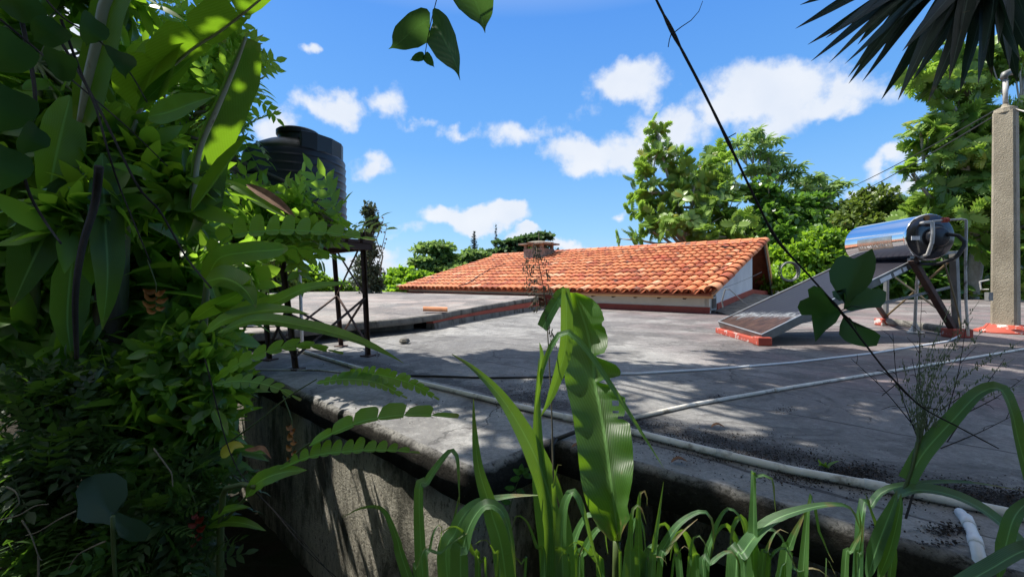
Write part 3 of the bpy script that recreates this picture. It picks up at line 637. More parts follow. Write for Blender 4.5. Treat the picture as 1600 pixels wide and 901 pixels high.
# chimney on the ridge
cc0 = W(842, 397, 19.2); ch = MB(); zb, zt = cc0.z - .3, W(842, 389, 19.2).z
def cbox(mb, c, su, sv, za, zb_): mb.box((c.x, c.y, (za + zb_) / 2), (su, sv, zb_ - za), (U, V_, Z))
cbox(ch, cc0, 1.05, .95, zb, zt)
zc = W(842, 383, 19.2).z
for a in (-.45, .0, .45):
    for b in (-.38, .38): c_ = cc0 + U * a + V_ * b; cbox(ch, c_, .13, .13, zt, zc)
chim = ch.build('chimney', M['stone'], roof)
cpm = MB(); cbox(cpm, cc0, 1.42, 1.3, zc, zc + .07); c_ = cc0
cpm.lathe([(.86, zc + .072), (.5, zc + .15), (.1, zc + .2)], 4, (cc0.x, cc0.y, 0), (U, V_, Z)); cpm.tube([cc0 + Z * (zc + .18 - cc0.z), cc0 + Z * (zc + .62 - cc0.z)], .012, 5)
cpo = cpm.build('chimney_cap', M['stone'], chim)
# creeper line on the tiles: dark cable
cab = MB()
def onroof(px, py):      # point on the tile plane along a sight line
    d = Vector(((px - CX) / FP, 1, (HZ - py) / FP)); q = Er + N_ * .12
    return d * (q.dot(N_) / d.dot(N_))
cab.tube([onroof(*p) for p in ((716, 446), (728, 444), (738, 438), (746, 432), (756, 426), (766, 420), (778, 416), (790, 412))], .018, 6)
tag(cab.build('cable', M['blackhose'], None), 'black cable lying in a bend across the left part of the clay tiles', 'cable')

# ================================================================== LOOSE TILE on the raised slab
def halftile(name, c, d, L, r, mat, label, cat):
    mb = MB(); d = d.normalized(); x = d.cross(Z).normalized(); V = []
    for s in (0, L):
        for rr in (r, r - .02):
            for k in range(9):
                a = R(-90 + 180 * k / 8); V.append(c + d * s + x * math.sin(a) * rr + Z * math.cos(a) * rr)
    F = [(k, k + 1, 18 + k + 1, 18 + k) for k in range(8)] + [(9 + k, 27 + k, 27 + k + 1, 9 + k + 1) for k in range(8)] + [(k, 9 + k, 10 + k, k + 1) for k in range(8)] + [(18 + k, 19 + k, 28 + k, 27 + k) for k in range(8)]
    mb.add(V, F, .8); o = mb.build(name, mat, None, smooth=False); return tag(o, label, cat)
halftile('roof_tile', W(699, 486.5, 6.98) + Z * .0, W(661, 485.5, 6.9) - W(699, 486.5, 6.98), .40, .075, M['tile'], 'single loose orange clay tile lying near the edge of the raised slab', 'roof tile')

# ================================================================== WATER TOWER
tw = thing('tower_stand', (-1.9, 4.1, -.75), 'rusty steel angle tower on four legs carrying the black water tank', 'tower')
legs = {'A': (G(462, 577), W(436, 368, 3.53)), 'B': (G(575, 556), W(566, 362, 4.2)), 'C': (G(533, 541), W(520, 372, 4.83)), 'D': (G(421, 562), W(404, 372, 4.0))}
for kx, (p, q) in legs.items():
    mb = MB(); mb.angle(p, q, .037, .007, Vector((.7, .7, 0))); mb.beam(p + Z * .0, p + Z * .012, .11, .11); l_ = mb.build('leg', M['rust'], tw)
def lp(k, t): return legs[k][0].lerp(legs[k][1], t)
for a, b in (('A', 'B'), ('B', 'C'), ('C', 'D'), ('D', 'A')):
    for s, e in ((.04, .42), (.42, .04)):
        mb = MB(); mb.beam(lp(a, s + .05), lp(b, e + .05), .018, .018); mb.build('brace', M['rust'], tw)
    for s, e in ((.48, .93), (.93, .48)):
        if (a, b) in (('A', 'B'), ('C', 'D')): continue
        mb = MB(); mb.beam(lp(a, s), lp(b, e), .014, .014); mb.build('brace', M['rust'], tw)
pc = (legs['A'][1] + legs['B'][1] + legs['C'][1] + legs['D'][1]) / 4
pf = MB(); pz = .40
ctr = Vector((pc.x - .10, pc.y, pz))
for i in range(-3, 4): pf.box(ctr + V_ * (i * .15), (.98, .12, .03), (U, V_, Z))
for s in (-1, 1): pf.box(ctr + U * s * .45 - Z * .05, (.05, 1.0, .06), (U, V_, Z)); pf.box(ctr + V_ * s * .48 - Z * .05, (.95, .05, .06), (U, V_, Z))
pf.build('platform', M['rust'], tw)
# tank
tz = pz + .016; tcn_ = Vector((W(463, 300, 4.22).x, 4.22, 0))
tk = thing('water_tank', (tcn_.x, tcn_.y, tz), 'black ribbed plastic water tank standing on the rusty steel tower', 'water tank')
prof = [(.445, 0), (.48, .02)]; H_ = .96; nrib = 10
for i in range(nrib):
    za = .02 + i * (H_ - .02) / nrib; zb = .02 + (i + 1) * (H_ - .02) / nrib; rr = .482 - .020 * (i / nrib)
    prof += [(rr, za + .004), (rr + .006, za + .014), (rr, za + .026), (rr - .004, (za + zb) / 2), (rr, zb - .006)]
prof += [(.46, .965), (.45, .985), (.43, 1.01), (.36, 1.075), (.28, 1.13), (.21, 1.165), (.18, 1.175)]
prof = [(a, b_ * .845) for a, b_ in prof]
mb = MB(); mb.lathe(prof, 48, (tcn_.x, tcn_.y, tz)); mb.build('body', M['blackplastic'], tk, smooth=True)
lidm = MB(); lo = (tcn_.x + .02, tcn_.y, tz - .175)
lidm.lathe([(.18, 1.16), (.18, 1.215), (.195, 1.217), (.2, 1.225), (.2, 1.262), (.185, 1.275), (.10, 1.285), (.02, 1.287)], 32, lo); lidm.build('lid', M['blackplastic'], tk)
# raised inlet shoulder on the right of the dome
shm = MB(); c0 = Vector((tcn_.x, tcn_.y, 0))
V = []; 
for zz in (tz + .79, tz + .985):
    for (a0, rr) in ((-58, .45), (-40, .458), (-20, .458), (0, .458), (12, .45)):
        V.append(Vector((c0.x + rr * math.cos(R(a0)), c0.y + rr * math.sin(R(a0)), zz)))
    V.append(Vector((c0.x + .20 * math.cos(R(12)), c0.y + .20 * math.sin(R(12)), zz))); V.append(Vector((c0.x + .20 * math.cos(R(-58)), c0.y + .20 * math.sin(R(-58)), zz)))
shm.add(V, [tuple(range(6, -1, -1)), tuple(range(7, 14))] + [(i, (i + 1) % 7, 7 + (i + 1) % 7, 7 + i) for i in range(7)])
x_ = shm.build('inlet_shoulder', M['blackplastic'], tk, bevel=.012); fix_normals(x_)

# ================================================================== PIPES ON THE ROOF
def pipe(name, pts, r, mat, label, cat='pipe', n=10, joints=None):
    mb = MB(); mb.tube(pts, r, n)
    if joints:
        for t in joints:
            L = len(pts) - 1; i = min(int(t * L), L - 1); f = t * L - i; c = Vector(pts[i]).lerp(Vector(pts[i + 1]), f); d = (Vector(pts[i + 1]) - Vector(pts[i])).normalized()
            mb.tube([c - d * r * 1.8, c + d * r * 1.8], r * 1.16, n)
    o = mb.build(name, mat, None, smooth=False); me = o.data; me.polygons.foreach_set('use_smooth', [len(p.vertices) == 4 for p in me.polygons]); return tag(o, label, cat)
def gl_(pts, z): return [G(px, py, z) for px, py in pts]
mp_ = [G(462, 545, -.733)] + [G(a, b, -.733) for a, b in ((560, 575), (680, 603), (800, 632), (900, 655), (1000, 677), (1120, 707), (1240, 735), (1360, 757), (1480, 781), (1600, 806), (1700, 828), (2100, 915), (2600, 1023))]
pipe('white_pipe', mp_, .0165, M['pvc'], 'thick dirty white PVC pipe running the full length of the near roof edge', joints=(.13, .3, .47, .62, .8, .93))
pipe('white_pipe', [G(988, 653, -.738), G(1080, 632, -.738), G(1240, 604, -.738), G(1420, 575, -.738), G(1600, 545, -.738), G(1700, 527, -.738), G(1850, 500, -.738)], .012, M['pvc'], 'slim white pipe meeting the thick pipe behind the tall banana leaf', joints=(.3, .7))
pipe('white_pipe', [G(880, 585, -.74), G(1000, 583, -.74), G(1120, 576, -.74), G(1240, 566, -.74), G(1360, 552, -.74), G(1480, 533, -.74), G(1500, 524, -.71)], .010, M['pvcw'], 'thin white pipe leading from the roof middle to the solar heater foot', joints=(.4, .75))
pipe('dark_hose', [G(600, 586, -.742), G(680, 587, -.742), G(760, 590, -.742), G(885, 588, -.742)], .008, M['blackhose'], 'short dark hose lying straight on the roof beyond the thick pipe', 'hose')
pipe('thin_hose', [G(360, 577, -.744), G(420, 577.5, -.744), G(500, 578, -.744), G(545, 583, -.744)], .007, M['pvcthin'], 'thin pale hose lying beside the near foot of the water tower', 'hose')
pipe('downpipe', [W(472, 545, 4.6), W(470, 470, 4.6), W(467, 400, 4.58), W(466, 378, 4.55)], .018, M['pvcw'], 'white vertical pipe dropping from the black tank between the tower legs')
pipe('downpipe', [G(1500, 800, -.742) , G(1512, 815, -.74), G(1522, 838, -.745), W(1530, 870, 1.12), W(1542, 1000, 1.12), W(1560, 1500, 1.12)], .0145, M['pvcw'], 'white pipe bending down over the near roof edge at the right', joints=(.2, .45))
pipe('pipe_stub', [W(868, 684, 1.94), W(862, 695, 1.92), W(866, 745, 1.92)], .012, M['blackhose'], 'short dark pipe bent over the roof corner behind the banana leaf')
pipe('pipe_stub', [W(866, 687, 1.95), W(905, 672, 2.03), W(925, 667, 2.07)], .010, M['blackhose'], 'black pipe lying on the roof edge just left of the tall banana leaf')

# ================================================================== SOLAR WATER HEATER
BF = W(1190, 524, 4.9); BB = W(1122, 503, 6.1); TF = W(1432, 405, 5.5); TB = BB + (TF - BF)
LX = (TF - BF).normalized(); WX = (BB - BF).normalized(); NX = LX.cross(WX).normalized()
if NX.z < 0: NX = -NX
sw = thing('solar_water_heater', (3.0, 5.4, -.75), 'solar water heater with tilted dark collector and polished horizontal drum on steel legs', 'solar heater')
Lc = (TF - BF).length; Wc = (BB - BF).length
def cpnt(a, b, h=0): return BF + LX * a + WX * b + NX * h
fm = MB(); t_ = .03
def cb_(mb, a0, a1, b0, b1, h0, h1): mb.hexa([cpnt(a0, b0, h0), cpnt(a1, b0, h0), cpnt(a1, b1, h0), cpnt(a0, b1, h0), cpnt(a0, b0, h1), cpnt(a1, b0, h1), cpnt(a1, b1, h1), cpnt(a0, b1, h1)])
cb_(fm, 0, Lc, 0, t_, -.085, .008); cb_(fm, 0, Lc, Wc - t_, Wc, -.085, .008); cb_(fm, 0, t_, t_, Wc - t_, -.085, .008); cb_(fm, Lc - t_, Lc, t_, Wc - t_, -.085, .008); cb_(fm, t_, Lc - t_, t_, Wc - t_, -.082, -.07)
col = fm.build('collector', M['alu_dark'], sw); fix_normals(col)
# glass with absorber
m, t, n = newmat('dusty_collector_glass')
tcx = n('ShaderNodeTexCoord'); sp = n('ShaderNodeVectorMath', operation='DOT_PRODUCT', inp={0: tcx.outputs['Object'], 1: tuple(WX)})
lx = n('ShaderNodeVectorMath', operation='DOT_PRODUCT', inp={0: tcx.outputs['Object'], 1: tuple(LX)})
sn = n('ShaderNodeMath', operation='SINE', inp={0: n('ShaderNodeMath', operation='MULTIPLY', inp={0: sp.outputs['Value'], 1: 62.0}).outputs[0]})
ln = ramp(n, n('ShaderNodeMapRange', inp={0: sn.outputs[0], 1: -1, 2: 1}).outputs[0], [(0, (.018, .017, .024)), (.9, (.034, .033, .042)), (1, (.02, .02, .025))])
cmb = n('ShaderNodeCombineXYZ', inp={0: n('ShaderNodeMath', operation='MULTIPLY', inp={0: sp.outputs['Value'], 1: 24}).outputs[0], 1: n('ShaderNodeMath', operation='MULTIPLY', inp={0: lx.outputs['Value'], 1: 4}).outputs[0]})
dn = n('ShaderNodeTexNoise', inp={'Vector': cmb.outputs[0], 'Scale': 1.2, 'Detail': 8, 'Roughness': .7})
l0 = BF.dot(LX)
low = n('ShaderNodeMapRange', inp={0: lx.outputs['Value'], 1: l0 + .85, 2: l0 + .45, 3: 0, 4: 1})
thr = n('ShaderNodeMath', operation='MULTIPLY_ADD', inp={0: low.outputs[0], 1: .45, 2: dn.outputs[0]})
cA = mixc(n, ramp(n, dn.outputs[0], [(.52, 0), (.75, .4)]), ln, (.065, .062, .07))
brown = mixc(n, ramp(n, dn.outputs[0], [(.40, 0), (.58, 1)]), (.02, .012, .010), (.10, .055, .04))
cB = mixc(n, ramp(n, thr.outputs[0], [(.78, 0), (.84, 1)]), cA, brown)
edge = n('ShaderNodeMapRange', inp={0: thr.outputs[0], 1: .66, 2: .80}); 
peak = ramp(n, edge.outputs[0], [(0, 0), (.45, .75), (1, 0)])
cB = mixc(n, peak, cB, (.42, .44, .46))
b = n('ShaderNodeBsdfPrincipled', inp={'Base Color': cB, 'Roughness': .35, 'Specular IOR Level': .10}); n('ShaderNodeOutputMaterial', inp={'Surface': b.outputs[0]})
M['glasscol'] = m
gp = MB(); gp.quad(cpnt(t_, t_, 0), cpnt(Lc - t_, t_, 0), cpnt(Lc - t_, Wc - t_, 0), cpnt(t_, Wc - t_, 0)); gp.build('glass', M['glasscol'], col)
gp = MB(); cb_(gp, 0, Lc, -.004, .016, .009, .014); cb_(gp, 0, Lc, Wc - .016, Wc + .004, .009, .014); cb_(gp, -.004, .012, .018, Wc - .018, .009, .014); gp.build('lit_trim', M['alu'], col)  # paler metal on the upper edges stands for light on the rim
gp = MB(); cb_(gp, 1.95, 2.15, -.003, -.001, -.075, -.02); cb_(gp, 2.2, 2.34, -.003, -.001, -.075, -.02); cb_(gp, 2.37, 2.44, -.003, -.001, -.075, -.02); gp.build('sticker', M['pvcw'], col)
# red/white foot blocks
def block(mb, c, su, sv, h, d1, d2, zb=-.752): mb.box((c.x, c.y, zb + h / 2), (su, sv, h), (d1, d2, Z))
WX2 = Vector((WX.x, WX.y, 0)).normalized(); LX2 = Vector((WX2.y, -WX2.x, 0))
mb = MB(); c_ = (BF + BB) / 2 + LX2 * .03; 
mb.box((c_.x, c_.y, -.715), (.12, Wc + .05, .075), (LX2, WX2, Z)); mb.box((BF.x + .02, BF.y + .02, -.70), (.16, .14, .10), (LX2, WX2, Z))
x_ = mb.build('foot_block', M['redblock'], sw, bevel=.012)
FR = W(1495, 515, 5.62); FL = W(1384, 500, 7.15); FR.z = -.62; FL.z = -.62
for q in (FR, FL):
    mb = MB(); mb.box((q.x, q.y, -.69), (.26, .18, .12), (LX2, WX2, Z)); mb.build('foot_block', M['redblock'], sw, bevel=.015)
mb = MB(); mb.tube([FR - Z * .05 , FL - Z * .05], .055, 10); mb.build('ground_beam', M['fascia'], sw)
# drum
DA = Vector((5.34, 5.32, .575)); DB = Vector((5.44, 6.42, .575)); dd = (DB - DA).normalized(); dx = dd.cross(Z).normalized(); dz = dx.cross(dd)
Ld = (DB - DA).length; rD = .285
mb = MB(); mb.lathe([(rD, 0.0), (rD, .03), (rD, Ld * .33), (rD, Ld * .66), (rD, Ld - .03), (rD, Ld)], 64, DA, (dx, dz, dd), cap=False); drum = mb.build('drum', M['chrome'], sw, smooth=True)
mb = MB(); mb.lathe([(rD + .004, .03), (rD + .008, .022), (rD + .008, .0), (rD, -.01)], 64, DA, (dx, dz, dd), cap=False); mb.build('rim', M['chrome'], drum, smooth=True)
mb = MB(); mb.lathe([(rD, -.008), (rD * .93, -.024), (rD * .6, -.04), (rD * .44, -.045), (.001, -.05)], 64, DA, (dx, dz, dd), cap=False); mb.build('end_cap', M['darkchrome'], drum, smooth=True)
mb = MB(); mb.lathe([(rD, Ld + .008), (rD * .9, Ld + .03), (.001, Ld + .05)], 48, DA, (dx, dz, dd), cap=False); mb.build('end_cap', M['darkchrome'], drum, smooth=True)
sgn = 1 if dx.x > 0 else -1
def dc(x, z, o): return DA + dx * (x * sgn) + Z * z - dd * o
mb = MB(); mb.lathe([(.12, .045), (.125, .06), (.125, .10), (.11, .115), (.001, .12)], 32, DA + Z * -.01 + dx * sgn * .03, (dx, dz, -dd), cap=False); mb.build('access_cover', M['blackplastic'], drum, smooth=True)
mb = MB(); mb.box(dc(-.20, -.02, .045), (.10, .006, .05), (dx, dd, Z)); mb.build('sticker', M['pvcw'], drum)
mb = MB(); mb.lathe([(.03, .03), (.032, .05), (.001, .052)], 16, dc(-.06, .235, -.01), (dx, dz, -dd)); mb.build('plug', M['orangeflower'], drum)
for pl, r_, mm in (([dc(-.13, .17, .03), dc(-.13, .17, .16), dc(-.12, .15, .20), dc(-.125, -.22, .17), dc(-.11, -.26, .02)], .020, M['pvcthin']),
                   ([dc(-.13, .17, .14), dc(0, .185, .17), dc(.14, .19, .17), dc(.26, .20, .17), dc(.29, .16, .16), dc(.32, -.6, .1), dc(.36, -1.25, .1)], .014, M['pvcthin']),
                   ([dc(.10, .02, .11), dc(.23, -.02, .2), dc(.22, -.20, .2), dc(.08, -.34, .15), dc(-.10, -.36, .05), TF + NX * -.04 + WX * .02], .022, M['blackhose']),
                   ([dc(.16, -.27, .0), dc(.20, -.5, .02), dc(.28, -.9, .05), dc(.30, -1.2, .08)], .010, M['olive'])):
    mb = MB()
    P = [Vector(p) for p in pl]; Q = [P[0]]
    for a, b_ in zip(P[:-1], P[1:]): Q += [a.lerp(b_, .35), a.lerp(b_, .65)]
    Q.append(P[-1]); mb.tube(Q, r_, 8); mb.build('connecting_pipe', mm, sw, smooth=True)
mb = MB(); c_ = dc(.035, .188, .17); mb.tube([c_ - dx * .03, c_ + dx * .03], .032, 12); mb.tube([c_, c_ - dd * .05], .012, 8); mb.build('valve', M['redblock'], sw)
# frame
top_f = TF - NX * .12; top_b = TB - NX * .12
DRf = DA + dd * .12 - Z * rD; DRb = DB - dd * .12 - Z * rD
for (a, b_, w_, mt) in ((FR, W(1490, 392, 5.55), .065, 'galv'), (FL, W(1385, 425, 7.1), .05, 'galv'), (FR + Vector((-.06, 0, 0)), W(1425, 405, 5.42), .065, 'rust'), (FL, TB - NX * .1, .05, 'rust')):
    mb = MB(); mb.angle(a, b_, w_, .009, Vector((1, .3, 0)), -1); mb.build('leg', M[mt], sw)
for (a, b_, w_, mt) in ((W(1245, 505, 5.2), W(1487, 448, 5.6), .04, 'galv'), (W(1180, 490, 6.4), FL.lerp(TB, .35), .035, 'galv'), (FL + Z * .02, W(1487, 405, 5.6), .025, 'olive'), (FR + Z * .06, W(1388, 425, 7.0), .025, 'olive'),
                        (W(1425, 405, 5.42), W(1388, 425, 7.0), .03, 'galv'), (DRf - dx * .15, DRf + dx * .15, .05, 'galv'), (DRb - dx * .15, DRb + dx * .15, .05, 'galv')):
    mb = MB(); mb.beam(a, b_, w_, w_ * .6); mb.build('brace', M[mt], sw)
mb = MB(); mb.beam(W(1425, 402, 5.42), DA + dd * .1 - Z * (rD - .02) - dx * sgn * .1, .05, .03); mb.build('cradle', M['galv'], sw); mb = MB(); mb.beam(W(1490, 394, 5.5), DA + dd * .1 - Z * (rD - .06) + dx * sgn * .14, .05, .03); mb.build('cradle', M['galv'], sw)
pipe('standing_pipe', [W(1429, 518, 5.95), W(1431, 470, 5.95), W(1435, 415, 5.9), W(1436, 400, 5.85)], .019, M['pvc'], 'grey upright pipe standing on the roof under the solar drum', joints=(.5,))
mb = MB(); c_ = G(1430, 521); mb.lathe([(.09, 0), (.10, .02), (.07, .04), (.05, .08), (.02, .15), (.01, .18)], 12, c_); tag(mb.build('pipe_fitting', M['pvc']), 'lumpy whitish fitting at the foot of the upright pipe under the drum', 'pipe fitting')
# dull brownish patch with a row of short pale strokes
def drum_pt(sx, a_, h=.002): return DA + dd * sx + (dx * sgn * math.cos(R(a_)) + Z * math.sin(R(a_))) * (rD + h)
mb = MB(); na = 10
for k in range(na):
    a0, a1 = 172 + 34 * k / na, 172 + 34 * (k + 1) / na; mb.quad(drum_pt(.22, a0), drum_pt(.84, a0), drum_pt(.84, a1), drum_pt(.22, a1))
M['drum_patch'] = surf('dull_metal_patch', [(.3, (.42, .36, .31)), (.7, (.60, .53, .46))], 9, .22, bump=.05, metal=.85, spots=[(14, .6, .72, (.34, .28, .22))])
mb.build('dull_patch', M['drum_patch'], drum, smooth=True)
g_ = random.Random(6); mb = MB(); sx = .80
while sx > .25:
    a0 = 198 + g_.uniform(-1.5, 1.5); hh = g_.uniform(4, 7); sl_ = g_.uniform(-.022, .022)
    mb.tube([drum_pt(sx, a0, .003), drum_pt(sx + sl_, a0 - hh, .003)], g_.uniform(.0022, .004), 4); sx -= g_.uniform(.022, .038)
mb.build('pale_strokes', M['pvcw'], drum)

# ================================================================== CONCRETE POLE
pb0 = G(1571, 519); pw = .262
po = thing('utility_pole', pb0, 'square weathered concrete pole with red painted foot rising from the flat roof at right', 'pole')
mb = MB(); ns = 14; rings = []
ztop = W(0, 176, pb0.y).z
for i in range(ns + 1):
    z = -.75 + (ztop + .75) * i / ns; s = (pw - .035 * i / ns) / 2
    cc = Vector((pb0.x, pb0.y, z)); pa = Vector((-.5, .866, 0)); pbv = Vector((.866, .5, 0))
    rings.append([cc + pa * a * s + pbv * b_ * s for a, b_ in ((-1, -.8), (-.8, -1), (.8, -1), (1, -.8), (1, .8), (.8, 1), (-.8, 1), (-1, .8))])
V = [v for r_ in rings for v in r_]; F = [(i * 8 + k, i * 8 + (k + 1) % 8, (i + 1) * 8 + (k + 1) % 8, (i + 1) * 8 + k) for i in range(ns) for k in range(8)] + [tuple(ns * 8 + k for k in range(8))]
mb.add(V, F); x_ = mb.build('shaft', M['pole'], po); fix_normals(x_)
mb = MB(); mb.lathe([(.34, 0), (.31, .03), (.22, .07), (.19, .12)], 20, pb0); mb.build('painted_foot', M['redblock'], po, smooth=True)
mb = MB(); q = Vector((pb0.x, pb0.y, ztop)); mb.lathe([(.13, -.02), (.12, .05), (.05, .08), (.035, .12)], 12, q); mb.build('head_mortar', M['pole'], po)
mb = MB(); mb.tube([q + Z * .08, q + Z * .50], .028, 10); mb.build('mast', M['pvcthin'], po, smooth=True)
mb = MB(); mb.tube([q + Vector((-.03, 0, .50)), q + Vector((0, 0, .57)), q + Vector((.06, 0, .60)), q + Vector((.13, 0, .585))], [.04, .05, .045, .03], 10); mb.build('weatherhead', M['galv'], po, smooth=True)
for pts, r_ in (([W(1545, 452, 6.0), W(1533, 452, 6.05), W(1531, 440, 6.05), W(1545, 437, 6.05)], .012),):
    mb = MB(); mb.tube(pts, r_, 6); mb.build('conduit', M['pvcthin'], po)
mb = MB(); mb.box(W(1545, 463, 6.05), (.06, .06, .12)); mb.build('junction_box', M['galv'], po)
# wires
def wire(a, b_, sag, r_, label, mat='blackhose'):
    P = [a.lerp(b_, i / 14) - Z * sag * 4 * (i / 14) * (1 - i / 14) for i in range(15)]; mb = MB(); mb.tube(P, r_, 5)
    return tag(mb.build('overhead_wire', M[mat], None), label, 'wire')
wire(q + Z * .05, W(1225, 345, 26), .35, .010, 'lowest overhead wire running from the concrete pole to the trees')
wire(q + Z * .12, W(1235, 322, 27), .35, .010, 'upper overhead wire running from the concrete pole to the trees')
wire(q + Z * .1, W(1720, 190, 5.2), .05, .010, 'pale overhead wire leaving the pole head towards the right', 'pvcthin')
wire(W(1130, 450, 9.9), W(1190, 425, 12.5), .02, .006, 'thin stay wire crossing the white gable wall', 'galv')
# hose coil hanging in the shrubs
ccn = W(1233, 424, 13.0); mb = MB()
for k in range(5):
    a0 = k * .9; rr = .30 - .018 * (k % 3)
    mb.tube([ccn + Vector((math.cos(a) * rr, (k - 2) * .03, math.sin(a) * rr * 1.0)) for a in [i * math.pi * 2 / 28 + a0 for i in range(29)]], .016, 5)
tag(mb.build('hose_coil', M['galv']), 'round coil of grey hose hanging among the shrubs behind the house gable', 'hose')
mb = MB(); mb.tube([W(1140, 452, 8.9) , W(1133, 452, 8.85), W(1128, 470, 8.9), W(1130, 480, 8.9)], .016, 6); mb.tube([W(1140, 452, 8.9), W(1160, 470, 8.8), W(1168, 476, 8.8)], .010, 5)
tag(mb.build('bent_conduit', M['galv']), 'bent thin grey conduit standing at the window corner of the cream house', 'conduit')
# ================================================================== FOLIAGE TOOLS
def rng(s): return np.random.default_rng(s)
def leaf_strip(xs, ws, droop=.12, fold=.25):
    """folded leaf along +X: rows of (left, mid, right)"""
    V = []; F = []
    for x, w_ in zip(xs, ws):
        z = -droop * x * x
        V += [(x, w_, z + fold * w_), (x, 0, z), (x, -w_, z + fold * w_)]
    for i in range(len(xs) - 1):
        a = i * 3; F += [(a, a + 1, a + 4, a + 3), (a + 1, a + 2, a + 5, a + 4)]
    return V, F
T_OVAL = leaf_strip([0, .18, .5, .8, 1], [.015, .17, .24, .14, .005])
T_LANCE = leaf_strip([0, .2, .5, .8, 1], [.01, .10, .13, .08, .003], .25)
T_BIG = leaf_strip([0, .12, .3, .55, .8, .93, 1], [.02, .18, .28, .30, .2, .09, .005], .22, .22)
T_GIN = leaf_strip([0, .08, .25, .5, .75, .92, 1], [.01, .08, .16, .18, .13, .05, .003], .3, .3)
T_SMALL = ([(0, 0, 0), (.5, .28, .05), (1, 0, -.05), (.5, -.28, .05)], [(0, 3, 2, 1)])
T_ROUND = ([(0, 0, 0), (.3, .32, .04), (.8, .28, .02), (1, 0, -.04), (.8, -.28, .02), (.3, -.32, .04)], [(0, 5, 4, 3, 2, 1)])
def compose(parts):
    V = []; F = []
    for (v, f, Mx) in parts:
        b = len(V); V += [tuple(Mx @ Vector(p)) for p in v]; F += [tuple(b + i for i in q) for q in f]
    return V, F
def mk_pin(n=5, ll=.30, step=.17, droop=.18):
    P = []; rach = ([], [])
    rv = []
    for i in range(n + 2): x = i * step * .98; rv.append((x, -droop * x * x))
    V = []; F = []
    for x, z in rv: V += [(x, .008, z), (x, -.008, z)]
    for i in range(len(rv) - 1): F.append((2 * i, 2 * i + 1, 2 * i + 3, 2 * i + 2))
    P.append((V, F, Matrix.Identity(4)))
    lf = leaf_strip([0, .25, .6, 1], [.03, .22, .20, .003], .2, .2)
    for i in range(n):
        x = (i + 1) * step; z = -droop * x * x; sc = ll * (1 - .12 * abs(i - n / 2))
        for s in (1, -1):
            P.append((lf[0], lf[1], Matrix.Translation((x, 0, z)) @ Matrix.Rotation(s * R(58), 4, 'Z') @ Matrix.Rotation(R(-8), 4, 'Y') @ Matrix.Scale(sc, 4)))
    x = (n + 1) * step * .98; P.append((lf[0], lf[1], Matrix.Translation((x, 0, -droop * x * x)) @ Matrix.Scale(ll * .9, 4)))
    return compose(P)
T_PIN = mk_pin()
T_PINB = mk_pin(4, .42, .21, .22)
def mk_bread():
    P = [leaf_strip([0, .25, .55, .85, 1.0], [.03, .17, .21, .15, .01], .12, .12) + (Matrix.Identity(4),)]
    lf = leaf_strip([0, .35, .75, 1], [.13, .16, .12, .01], .2, .1)
    for x, L, an in ((.12, .26, 66), (.28, .40, 58), (.44, .46, 50), (.60, .40, 43), (.76, .28, 36)):
        for s in (1, -1):
            P.append((lf[0], lf[1], Matrix.Translation((x, 0, -.25 * x * x)) @ Matrix.Rotation(s * R(an), 4, 'Z') @ Matrix.Scale(L, 4)))
    return compose(P)
T_BREAD = mk_bread()
def mk_umb(n=9):
    P = []; lf = leaf_strip([0, .35, .75, 1], [.02, .11, .11, .01], .45, .1)
    for i in range(n): P.append((lf[0], lf[1], Matrix.Rotation(R(360 / n * i + 7 * (i % 3)), 4, 'Z') @ Matrix.Scale(.85 + .15 * (i % 2), 4)))
    return compose(P)
T_UMB = mk_umb()
def mk_tuft(n=7, sp=38, w=.035):
    P = []; lf = ([(0, w, 0), (0, -w, 0), (1, 0, -.08)], [(0, 1, 2)])
    r = random.Random(2)
    for i in range(n): P.append((lf[0], lf[1], Matrix.Rotation(R(r.uniform(0, 360)), 4, 'X') @ Matrix.Rotation(R(r.uniform(-sp, sp)), 4, 'Z') @ Matrix.Scale(r.uniform(.6, 1), 4)))
    return compose(P)
T_TUFT = mk_tuft()
def norm(a): return a / np.maximum(1e-9, np.linalg.norm(a, axis=1))[:, None]
def frames(d, nrm, size):
    d = norm(d); y = norm(np.cross(nrm, d)); z = np.cross(d, y)
    return np.stack([d, y, z], axis=2) * size[:, None, None]
